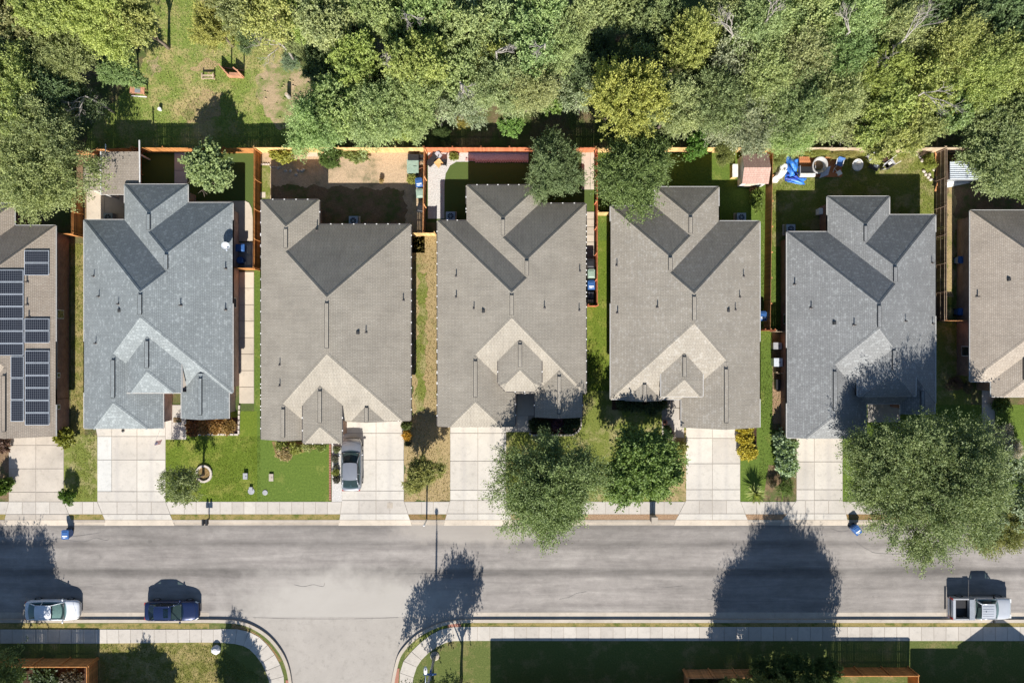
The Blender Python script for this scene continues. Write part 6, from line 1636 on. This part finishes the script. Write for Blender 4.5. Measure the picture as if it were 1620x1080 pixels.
b = MB(); b.box((0, -.35, .2), (1.35, .28, .4)); b.build('front', M['sheet'], root); b = MB(); b.box((0, .1, .16), (1.35, .6, .3)); b.build('inside', M['black_plastic'], root)
for s in (-1, 1):
    b = MB(); b.box((s * .68, .05, .22), (.05, .85, .44)); b.build('side', M['grey_plastic'], root)
q = P(1296, 262, .6); root = empty('tub', (q.x, q.y, .17), R(-20), 'big grey upended tub standing on the deck', 'tub')
b = MB(); b.lathe((0, 0, 0), [(.50, 0), (.62, .3), (.66, .62), (.70, .66), (.66, .68), (.56, .66), (.50, .3), (.45, .12)], 22, 0, 1.0, 1.15); b.build('shell', M['tub_grey'], root, None, True)
b = MB(); b.lathe((0, .1, .13), [(.44, 0), (.44, .02)], 16); b.build('earth_filling', M['brown_soil'], root)
q = P(1303, 273, .3); root = empty('grey_cover', (q.x, q.y, .17), 0, 'pale blue-grey cover draped in front of the upended tub', 'cover'); b = MB(); b.face([(-.35, -.5, .02), (.45, -.2, .02), (.5, .5, .5), (-.2, .3, .6)]); b.face([(-.35, -.5, .0), (-.2, .3, .58), (.5, .5, .48), (.45, -.2, .0)]); b.build('sheet', M['metal_pale'], root)
chair(1328, 257, R(-15), 'fabric_blue', 'blue seated chair at the right end of the deck', 'trim', sz=.6)
q = P(1327, 274, .4); root = empty('stool', (q.x, q.y, .17), R(30), 'light blue stool below the blue chair', 'stool'); b = MB(); b.box((0, 0, .34), (.42, .42, .05)); b.build('seat', M['metal_pale'], root)
for sx in (-.16, .16):
    for sy in (-.16, .16):
        b = MB(); b.box((sx, sy, .16), (.04, .04, .32)); b.build('leg', M['trim'], root)
q = P(1320, 268, .1); root = empty('broken_frame', (q.x, q.y, .17), R(60), 'white broken chair frame between blue chair and stool', 'frame'); b = MB(); b.tube([(-.35, 0, .05), (0, .1, .12), (.35, 0, .05)], .03, 5); b.tube([(-.1, -.3, .05), (0, .1, .12)], .03, 5); b.build('rod', M['trim'], root)
# round papasan
q = P(1357, 261, .5); root = empty('round_chair', (q.x, q.y, 0), R(30), 'round white-rimmed chair with a torn pale cushion on the littered lawn', 'chair')
b = MB(); pts = [(math.cos(t) * .5, math.sin(t) * .5, .5 + .15 * math.sin(t)) for t in np.linspace(0, 2 * math.pi, 25)]; b.tube(pts, .035, 6, 0, False); b.build('rim', M['trim'], root)
b = MB(); b.lathe((0, 0, .22), [(.04, 0), (.28, .06), (.47, .26)], 18); b.build('bowl', M['metal_pale'], root)
b = MB(); b.lathe((.12, .08, .38), [(.28, 0), (.3, .08), (.18, .14)], 12, 0, 1.2, .8); b.build('cushion', M['sheet'], root)
for k in range(4):
    t = k * 1.571; b = MB(); b.tube([(math.cos(t) * .35, math.sin(t) * .35, 0), (math.cos(t) * .42, math.sin(t) * .42, .45)], .025, 5); b.build('leg', M['trim'], root)
chair(1379, 249, R(25), 'grey_plastic', 'grey reclining chair with a pale frame right of the round one', 'trim', sz=.62)
q = P(1383, 263, .3); root = empty('folded_table', (q.x, q.y, 0), R(-30), 'dark folded table with a light top below the grey chair', 'table'); b = MB(); b.box((0, 0, .3), (.9, .6, .05)); b.build('tabletop', M['black_plastic'], root); b = MB(); b.box((.1, .1, .34), (.35, .3, .03)); b.build('tray', M['metal_pale'], root)
for sx in (-.35, .35):
    b = MB(); b.box((sx, 0, .14), (.05, .5, .28)); b.build('leg', M['metal_grey'], root)
q = P(1407, 260, .5); root = empty('wheelbarrow', (q.x, q.y, 0), R(34), 'grey wheelbarrow with long pale handles on the littered lawn', 'wheelbarrow')
b = MB()
for z, w, d in ((.3, .55, .38), (.55, .95, .62)):
    for sx, sy in ((-1, -1), (1, -1), (1, 1), (-1, 1)): b.v.append((sx * w / 2, sy * d / 2, z))
b.f += [(3, 2, 1, 0), (0, 1, 5, 4), (1, 2, 6, 5), (2, 3, 7, 6), (3, 0, 4, 7)]; b.m += [0] * 5; b.f += [(0, 1, 2, 3)]; b.m += [0]
b.build('tray', M['grey_plastic'], root)
for s in (-1, 1):
    b = MB(); b.tube([(-.6, s * .1, .28), (0, s * .28, .38), (1.0, s * .33, .6)], .025, 6); b.build('handle', M['trim'], root); b = MB(); b.box((.35, s * .25, .16), (.05, .05, .32)); b.build('leg', M['trim'], root)
b = MB(); b.tube([(-.62, -.05, .2), (-.62, .05, .2)], .2, 12); b.build('wheel', M['rubber'], root); b = MB(); b.box((.1, .05, .48), (.3, .25, .06)); b.build('load', M['sheet'], root)
q = P(1400, 253, .3); root = empty('planter_pot', (q.x, q.y, 0), 0, 'dark round pot between grey chair and wheelbarrow', 'pot'); b = MB(); b.lathe((0, 0, 0), [(.18, 0), (.27, .4), (.29, .42)], 14); b.build('pot', M['black_plastic'], root); b = MB(); b.lathe((0, 0, .40), [(.26, 0), (.2, .05)], 12); b.build('soil', M['mulch'], root)
# right corner clutter: planks and hoops
root = empty('plank_pile', (*G(1484, 265), 0), 0, 'old planks stacked upright beside the dark right fence', 'planks')
for k, (x, y, L, r) in enumerate([(1482, 250, 1.6, 95), (1485, 262, 1.9, 80), (1487, 280, 1.5, 100), (1483, 292, 1.3, 70)]):
    q = P(x, y, .4); b = MB(); b.box((q.x - root.location.x, q.y - root.location.y, .3 + k * .05), (L, .16, .05), R(r)); b.build('plank', M['cedar_rust'], root)
root = empty('bent_hose', (*G(1468, 281), 0), 0, 'bent black hose arc on stones in the right corner', 'hose'); b = MB(); b.tube([(-.3, .55, .06), (-.15, .15, .06), (.1, -.1, .06), (.55, -.25, .06)], .05, 6); b.build('tube', M['black_plastic'], root)
me = None
rk = empty('stone_border', (*G(1463, 276), 0), 0, 'loose pale stones round the bright bush in the right corner', 'stones')
for k, (x, y) in enumerate([(1455, 248), (1450, 244), (1461, 271), (1464, 276), (1468, 280), (1472, 284), (1477, 268), (1470, 276), (1458, 254)]):
    b = MB(); g = random.Random(k); b.lathe((0, 0, 0), [(.16, 0), (.2, .08), (.1, .17)], 7, 0, 1, .8); q = P(x, y, 0); o = b.build('stone', M['stone'], rk, None, True); o.location = (q.x - rk.location.x, q.y - rk.location.y, 0); o.rotation_euler.z = g.uniform(0, 6)
# bare yard stones in two rows
rk = empty('stone_row', (*G(440, 260), 0), 0, 'short row of pale bricks at the left of the bare yard', 'stones'); me = None
for k in range(9):
    q = P(414 + k * 3.7, 260 + (0 if k < 4 else 4), 0); b = MB(); b.box((0, 0, .05), (.17, .13, .1)); me = me or b.mesh('brick', M['stone']); o = bpy.data.objects.new('brick', me); col.objects.link(o); o.parent = rk; o.location = (q.x - rk.location.x, q.y - rk.location.y, 0); o.rotation_euler.z = random.uniform(-.4, .4)
rk = empty('stone_row', (*G(468, 272), 0), 0, 'scattered pale stones in the shaded bare yard', 'stones')
for k, (x, y) in enumerate([(452, 270), (460, 270), (472, 269), (478, 270), (469, 276), (440, 265), (480, 268)]):
    q = P(x, y, 0); b = MB(); b.lathe((0, 0, 0), [(.14, 0), (.17, .07), (.08, .13)], 7, 0, 1.2, .8); o = b.build('stone', M['stone'], rk, None, True); o.location = (q.x - rk.location.x, q.y - rk.location.y, 0); o.rotation_euler.z = k
psheet('stepping_stone', [(486, 240), (504, 240), (504, 248), (486, 248)], .02, 'patio', 'pale square slab by the tan back fence')
psheet('stepping_stone', [(411, 304), (420, 304), (420, 313), (411, 313)], .02, 'patio', 'small tan slab beside the rust side fence')

# ------------------------------------------------------------------ the clearing
root = empty('timber_play_frame', (*G(372, 117), 0), 0, 'open timber frame with two tall posts in the clearing', 'timber frame'); o0 = root.location
def bar(a, c, za, zb, w=.1, h=.25, name='beam'):
    p, q = Vector(G(*a)) - o0.xy, Vector(G(*c)) - o0.xy; d = q - p; m = (p + q) / 2; b = MB(); b.box((m.x, m.y, (za + zb) / 2), (d.length, w, zb - za), math.atan2(d.y, d.x)); b.build(name, M['timber'], root)
bar((363, 121), (386, 122), 0, .75, .28, name='front_board'); bar((363, 120), (351, 107), 0, .8, name='side_board'); bar((384, 120), (373, 111), 0, .8, name='side_board'); bar((351, 107), (386, 112), .0, .12, name='back_board')
for x in (366, 386):
    p = Vector(G(x, 122)) - o0.xy; b = MB(); b.box((p.x, p.y, .95), (.12, .12, 1.9)); b.build('post', M['timber'], root)
root = empty('bench', (*G(331, 122), 0), 0, 'low wooden bench left of the timber frame', 'bench'); b = MB(); b.box((0, 0, .42), (1.15, .16, .05)); b.build('seat', M['cedar_old'], root); b = MB(); b.box((0, -.22, .25), (1.2, .1, .05)); b.build('footrail', M['cedar_old'], root)
for s in (-.5, .5):
    b = MB(); b.box((s, -.02, .25), (.1, .5, .45)); b.build('leg', M['cedar_old'], root)
q = P(217, 143, .8); root = empty('potting_table', (q.x, q.y, 0), R(-4), 'wooden outdoor table with a grey slab top beside a tree', 'table'); b = MB(); b.box((0, 0, .78), (1.3, .6, .06)); b.build('tabletop', M['timber'], root); b = MB(); b.box((.05, 0, .83), (.5, .45, .04)); b.build('slab', M['metal_grey'], root); b = MB(); b.box((0, -.42, .35), (1.4, .08, .08)); b.build('stretcher', M['trim'], root)
for sx in (-.55, .55):
    for sy in (-.25, .25):
        b = MB(); b.box((sx, sy, .38), (.08, .08, .76)); b.build('leg', M['timber'], root)
q = P(253, 173, .2); root = empty('bucket', (q.x, q.y, 0), 0, 'white bucket on the grass near the fence shadow', 'bucket'); b = MB(); b.lathe((0, 0, 0), [(.13, 0), (.17, .35)], 12); b.build('pail', M['white_plastic'], root); b = MB(); b.lathe((0, 0, .36), [(.17, 0), (.15, .01)], 12); b.build('rim', M['trim'], root)
q = P(455, 151, .5); root = empty('tree_stump', (q.x, q.y, 0), 0, 'grey stump standing on the bare earth of the clearing', 'stump'); b = MB(); b.lathe((0, 0, -.05), [(.24, 0), (.19, .2), (.17, 1.0), (.15, 1.02)], 10); b.build('trunk', M['bark_pale'], root, None, True); b = MB(); b.lathe((0, 0, .98), [(.14, 0), (.12, .01)], 10); b.build('cut_face', M['cedar_old'], root)
g = random.Random(3)
for k in range(34):
    x, y = g.gauss(452, 20), g.gauss(150, 22); q = P(x, y, 0); b = MB(); r = g.uniform(.05, .13)
    b.lathe((q.x, q.y, -.02), [(r, 0), (r * .8, r * .7), (r * .3, r)], 6, 0, 1, .8)
    if k == 0: clods = MB()
    o = len(clods.v); clods.v += b.v; clods.f += [tuple(i + o for i in f) for f in b.f]; clods.m += b.m
tag(clods.build('rubble', M['soil_grassy'], None, None, True), 'clods of earth scattered round the grey stump', 'clods', None, 'stuff')

# ------------------------------------------------------------------ front gardens
rk = empty('stone_ring', (*G(323, 749), 0), 0, 'ring of pale stones round the young tree', 'stone ring'); me = None
for k in range(16):
    t = k / 16 * 6.283; b = MB(); b.box((0, 0, .09), (.30, .2, .18), 0, 0, None, .9); me = me or b.mesh('stone', M['stone']); o = bpy.data.objects.new('stone', me); col.objects.link(o); o.parent = rk; o.location = (math.cos(t) * .66, math.sin(t) * .70, 0); o.rotation_euler.z = t + 1.571 + random.uniform(-.08, .08)
psheet('soil_patch', [(323 + 10 * math.cos(t), 749 + 11 * math.sin(t)) for t in np.linspace(0, 6.1, 14)], .018, 'strip_brown', 'brown earth inside the ring of stones')
def edging(name, pix, size, mat, label, closed=False):
    rk = empty(name, (*G(*pix[0]), 0), 0, label, 'edging'); me = None; L = 0
    P_ = [Vector(G(*p)) for p in pix]
    for a, c in zip(P_, P_[1:]):
        n = max(1, int((c - a).length / size))
        for k in range(n):
            q = a.lerp(c, (k + .5) / n); b = MB(); b.box((0, 0, .07), (size * .9, .17, .16), 0, 0, None, .92); me = me or b.mesh('stone', M[mat]); o = bpy.data.objects.new('stone', me); col.objects.link(o); o.parent = rk; o.location = (q.x - rk.location.x, q.y - rk.location.y, 0); o.rotation_euler.z = math.atan2((c - a).y, (c - a).x) + random.uniform(-.05, .05)
edging('stone_edging', [(297, 687), (378, 687), (379, 640)], .42, 'stone', 'pale stone edging of the rust-brown shrub bed')
psheet('soil_patch', [(296, 660), (378, 660), (378, 687), (296, 687)], .012, 'mulch', 'mulched bed of the rust-brown shrubs')
edging('stone_edging', [(836, 684), (842, 688), (905, 688), (914, 683), (919, 675), (919, 660)], .26, 'stone', 'rounded stone edging of the black planting bed')
psheet('soil_patch', [(836, 655), (919, 655), (919, 672), (913, 682), (904, 687), (842, 687), (836, 682)], .012, 'mulch', 'black mulched planting bed')
edging('brick_edging', [(522.5, 700), (522.5, 791)], .22, 'terracotta', 'dark brick edging between deep green lawn and white gravel')
psheet('soil_patch', [(968, 632), (1052, 632), (1052, 648), (1030, 650), (968, 648)], .012, 'mulch', 'mulched bed under the taupe eave')
psheet('soil_patch', [(430, 698), (515, 698), (512, 706), (455, 722), (437, 722)], .012, 'strip_brown', 'planted bed under the front gable')
psheet('soil_patch', [(1171, 670), (1197, 670), (1197, 726), (1171, 726)], .012, 'mulch', 'narrow bed of the golden shrubs')
# flower pots, doormat, planter box, little bits
def pot(px, py, r, h, mat, label):
    q = P(px, py, h); root = empty('flower_pot', (q.x, q.y, .05), 0, label, 'pot'); b = MB(); b.lathe((0, 0, 0), [(r * .7, 0), (r, h), (r * 1.08, h), (r * .9, h + .02)], 14); b.build('pot', M[mat], root); b = MB(); b.lathe((0, 0, h - .01), [(r * .85, 0), (r * .6, .04)], 10); b.build('soil', M['mulch'], root)
pot(1052, 668, .22, .4, 'terracotta', 'terracotta pot at the corner of the entry walk'); pot(1056, 675, .16, .3, 'black_plastic', 'dark pot below the terracotta one'); pot(1061, 686, .18, .35, 'black_plastic', 'dark pot beside the pinkish twiggy shrub')
root = empty('doormat', (*G(281, 664), .055), 0, 'brown doormat on the entry walk beside the driveway', 'mat'); b = MB(); b.box((0, 0, .01), (.72, .42, .02)); b.build('mat', M['strip_brown'], root); b = MB(); b.box((0, 0, .022), (.6, .3, .004)); b.build('inner_panel', M['brown_soil'], root)
root = empty('folding_chair', (*G(366, 645), 0), R(20), 'dark folded chair in the shade at the house corner', 'chair'); b = MB(); b.box((0, 0, .4), (.5, .4, .05)); b.build('seat', M['black_plastic'], root); b = MB(); b.box((0, .22, .65), (.5, .04, .5)); b.build('backrest', M['black_plastic'], root)
for s in (-.2, .2):
    b = MB(); b.box((s, 0, .2), (.04, .36, .4)); b.build('leg', M['trim'], root)
q = P(195, 679, .2); root = empty('floor_lamp_fitting', (*G(195, 681), .03), 0, 'round dark pot lid on the top of the wide driveway', 'lid'); b = MB(); b.lathe((0, 0, 0), [(.14, 0), (.14, .05), (.05, .09)], 12); b.build('lid', M['black_plastic'], root)
# flags
def flag(px, py, z, ang, label, wall_dir=1):
    q = P(px, py, z); root = empty('flag', (q.x, q.y, 0), ang, label, 'flag', None)
    b = MB(); b.tube([(0, .25, z - .35), (0, -1.0, z + .25)], .016, 6); b.build('pole', M['trim'], root)
    for k in range(7):
        b = MB(); y0 = -.98 + k * .052; rows = [[(math.sin(t * 5) * .04 + .02, y0 + (k_ * .052), z + .2 - t * 1.0 - k * .03) for k_ in (0, 1)] for t in np.linspace(.0, 1, 6)]
        rows = [[(x + .16 * t_ , y, zz) for x, y, zz in r] for r, t_ in zip(rows, np.linspace(0, 1, 6))]
        b.grid(rows); b.build('stripe', M['flag_red' if k % 2 == 0 else 'flag_white'], root)
    b = MB(); rows = [[(.05 + .07 * t, -.99 + s * .2, z + .19 - t * .42) for s in (0, 1)] for t in np.linspace(0, 1, 3)]; b.grid(rows); ca = b.build('canton', M['flag_blue'], root)
    for i in range(3):
        for j in range(2):
            t = .2 + i * .3; b = MB(); c_ = (.062 + .07 * t, -.93 + j * .09, z + .19 - t * .42); b.lathe(c_, [(.022, 0), (.022, .006)], 5); b.build('star', M['flag_white'], ca)
flag(249, 686, 2.2, R(-12), 'striped flag hanging from a pole at the garage corner over the wide driveway')
flag(1364, 692, 2.2, R(-60), 'striped red flag showing beside the great spreading tree')
# satellite dish on the blue-grey roof
q = on_roof(B1, 360, 388); root = empty('satellite_dish', (q.x, q.y, q.z), R(20), 'satellite dish on the eave of the blue-grey roof', 'satellite dish')
b = MB(); b.tube([(0, 0, -.1), (0, 0, .35), (0, -.1, .75)], .025, 6); b.build('mast', M['metal_grey'], root)
b = MB(); rows = [[(r * math.cos(t) * .36, -.12 + r * math.sin(t) * .30, .55 + r * math.sin(t) * .22 + .0 + .1 * r * r) for t in np.linspace(0, 2 * math.pi, 17)] for r in (0.01, .4, .75, 1)]; b.grid(rows); b.build('dish', M['metal_grey'], root, None, True)
b = MB(); b.tube([(0, -.35, .35), (0, -.55, .72)], .018, 5); b.box((0, -.55, .74), (.12, .1, .1)); b.build('feed_arm', M['metal_pale'], root)

# ------------------------------------------------------------------ street furniture
root = empty('mailbox', (*G(331, 819.5), 0), 0, 'black mailbox on a post at the kerb below the bright lawn', 'mailbox'); b = MB(); b.box((0, 0, .5), (.1, .1, 1.0)); b.build('post', M['black_plastic'], root)
for s in (-.16, .16):
    b = MB(); n = 8; prof = [(-.1, 0)] + [(math.cos(math.pi - math.pi * k / n) * .1, .14 + math.sin(math.pi * k / n) * .1) for k in range(n + 1)] + [(.1, 0)]
    rows = [[(s + x, y, 1.0 + z) for x, z in prof] for y in (-.38, .14)]; b.grid(rows); b.f.append(tuple(range(len(prof)))); b.m.append(0); b.f.append(tuple(range(2 * len(prof) - 1, len(prof) - 1, -1))); b.m.append(0); b.build('box', M['black_plastic'], root)
b = MB(); b.box((0, -.1, .96), (.6, .4, .05)); b.build('bracket', M['black_plastic'], root)
root = empty('mailbox_pillar', (*G(1032, 818), 0), 0, 'stone mailbox pillar with a grey cap on the pebble verge', 'mailbox'); b = MB(); b.box((0, 0, .62), (.5, .5, 1.24)); b.build('pillar', M['brick_red'], root); b = MB(); b.box((0, 0, 1.27), (.6, .6, .08), 0, 0, None, .92); b.build('cap', M['kerb'], root); b = MB(); b.box((0, -.26, 1.0), (.26, .05, .24)); b.build('box_door', M['metal_grey'], root)
root = empty('marker_post', (*G(675, 822), 0), 0, 'white marker post at the kerb below the small orange-green tree', 'post'); b = MB(); b.lathe((0, 0, 0), [(.07, 0), (.07, 2.3), (.03, 2.36)], 10); b.build('shaft', M['white_plastic'], root); b = MB(); b.lathe((0, 0, 1.9), [(.075, 0), (.075, .18)], 10); b.build('band', M['metal_pale'], root)
# street lamp: pole, arm, luminaire, name blades
lx, ly = G(688, 1037); root = empty('street_lamp', (lx, ly, 0), 0, 'tall grey street lamp on the corner lawn with blue street blades', 'street lamp')
b = MB(); b.lathe((0, 0, 0), [(.42, 0), (.42, .06), (.36, .10)], 18); b.build('base', M['kerb'], root)
b = MB(); b.tube([(0, 0, 0), (0, 0, 4), (0, 0, 8.0)], [.13, .11, .075], 10); b.build('pole', M['metal_grey'], root, None, True)
b = MB(); b.tube([(0, 0, 7.7), (0, .5, 8.05), (0, 1.55, 8.15)], [.05, .045, .035], 8); b.build('arm', M['metal_pale'], root, None, True)
b = MB(); b.lathe((0, 1.9, 8.10), [(.06, -.05), (.17, -.04), (.19, .02), (.12, .09), (.03, .11)], 12, 0, .85, 1.9); lum = b.build('luminaire', M['trim'], root, None, True)
b = MB(); b.lathe((0, 1.98, 8.19), [(.05, 0), (.05, .06)], 8); b.build('photocell', M['black_plastic'], lum)
for z, an, w in ((4.45, 0, 1.1), (4.2, R(90), .9)):
    b = MB(); b.box((0 if an == 0 else .08, .14 if an == 0 else 0, z), (w, .05, .26), an); b.box((0, .14 if an == 0 else 0, z + .15), (w, .08, .03), an); b.build('name_blade', M['fabric_blue'], root)
# pale boulder on the corner lawn
q = P(341, 1028, .3); root = bpy.data.objects.new('boulder', None)
b = MB(); g = random.Random(9); rows = [(.30, -.08), (.42, .1), (.40, .34), (.22, .52), (.05, .55)]; b.lathe((0, 0, 0), rows, 9); b.v = [(x * g.uniform(.9, 1.1), y * g.uniform(.9, 1.1), z) for x, y, z in b.v]
bo = b.build('boulder', M['boulder'], None); bo.location = (q.x, q.y, 0); tag(bo, 'pale faceted boulder at the edge of the tree shadow on the corner lawn', 'boulder')
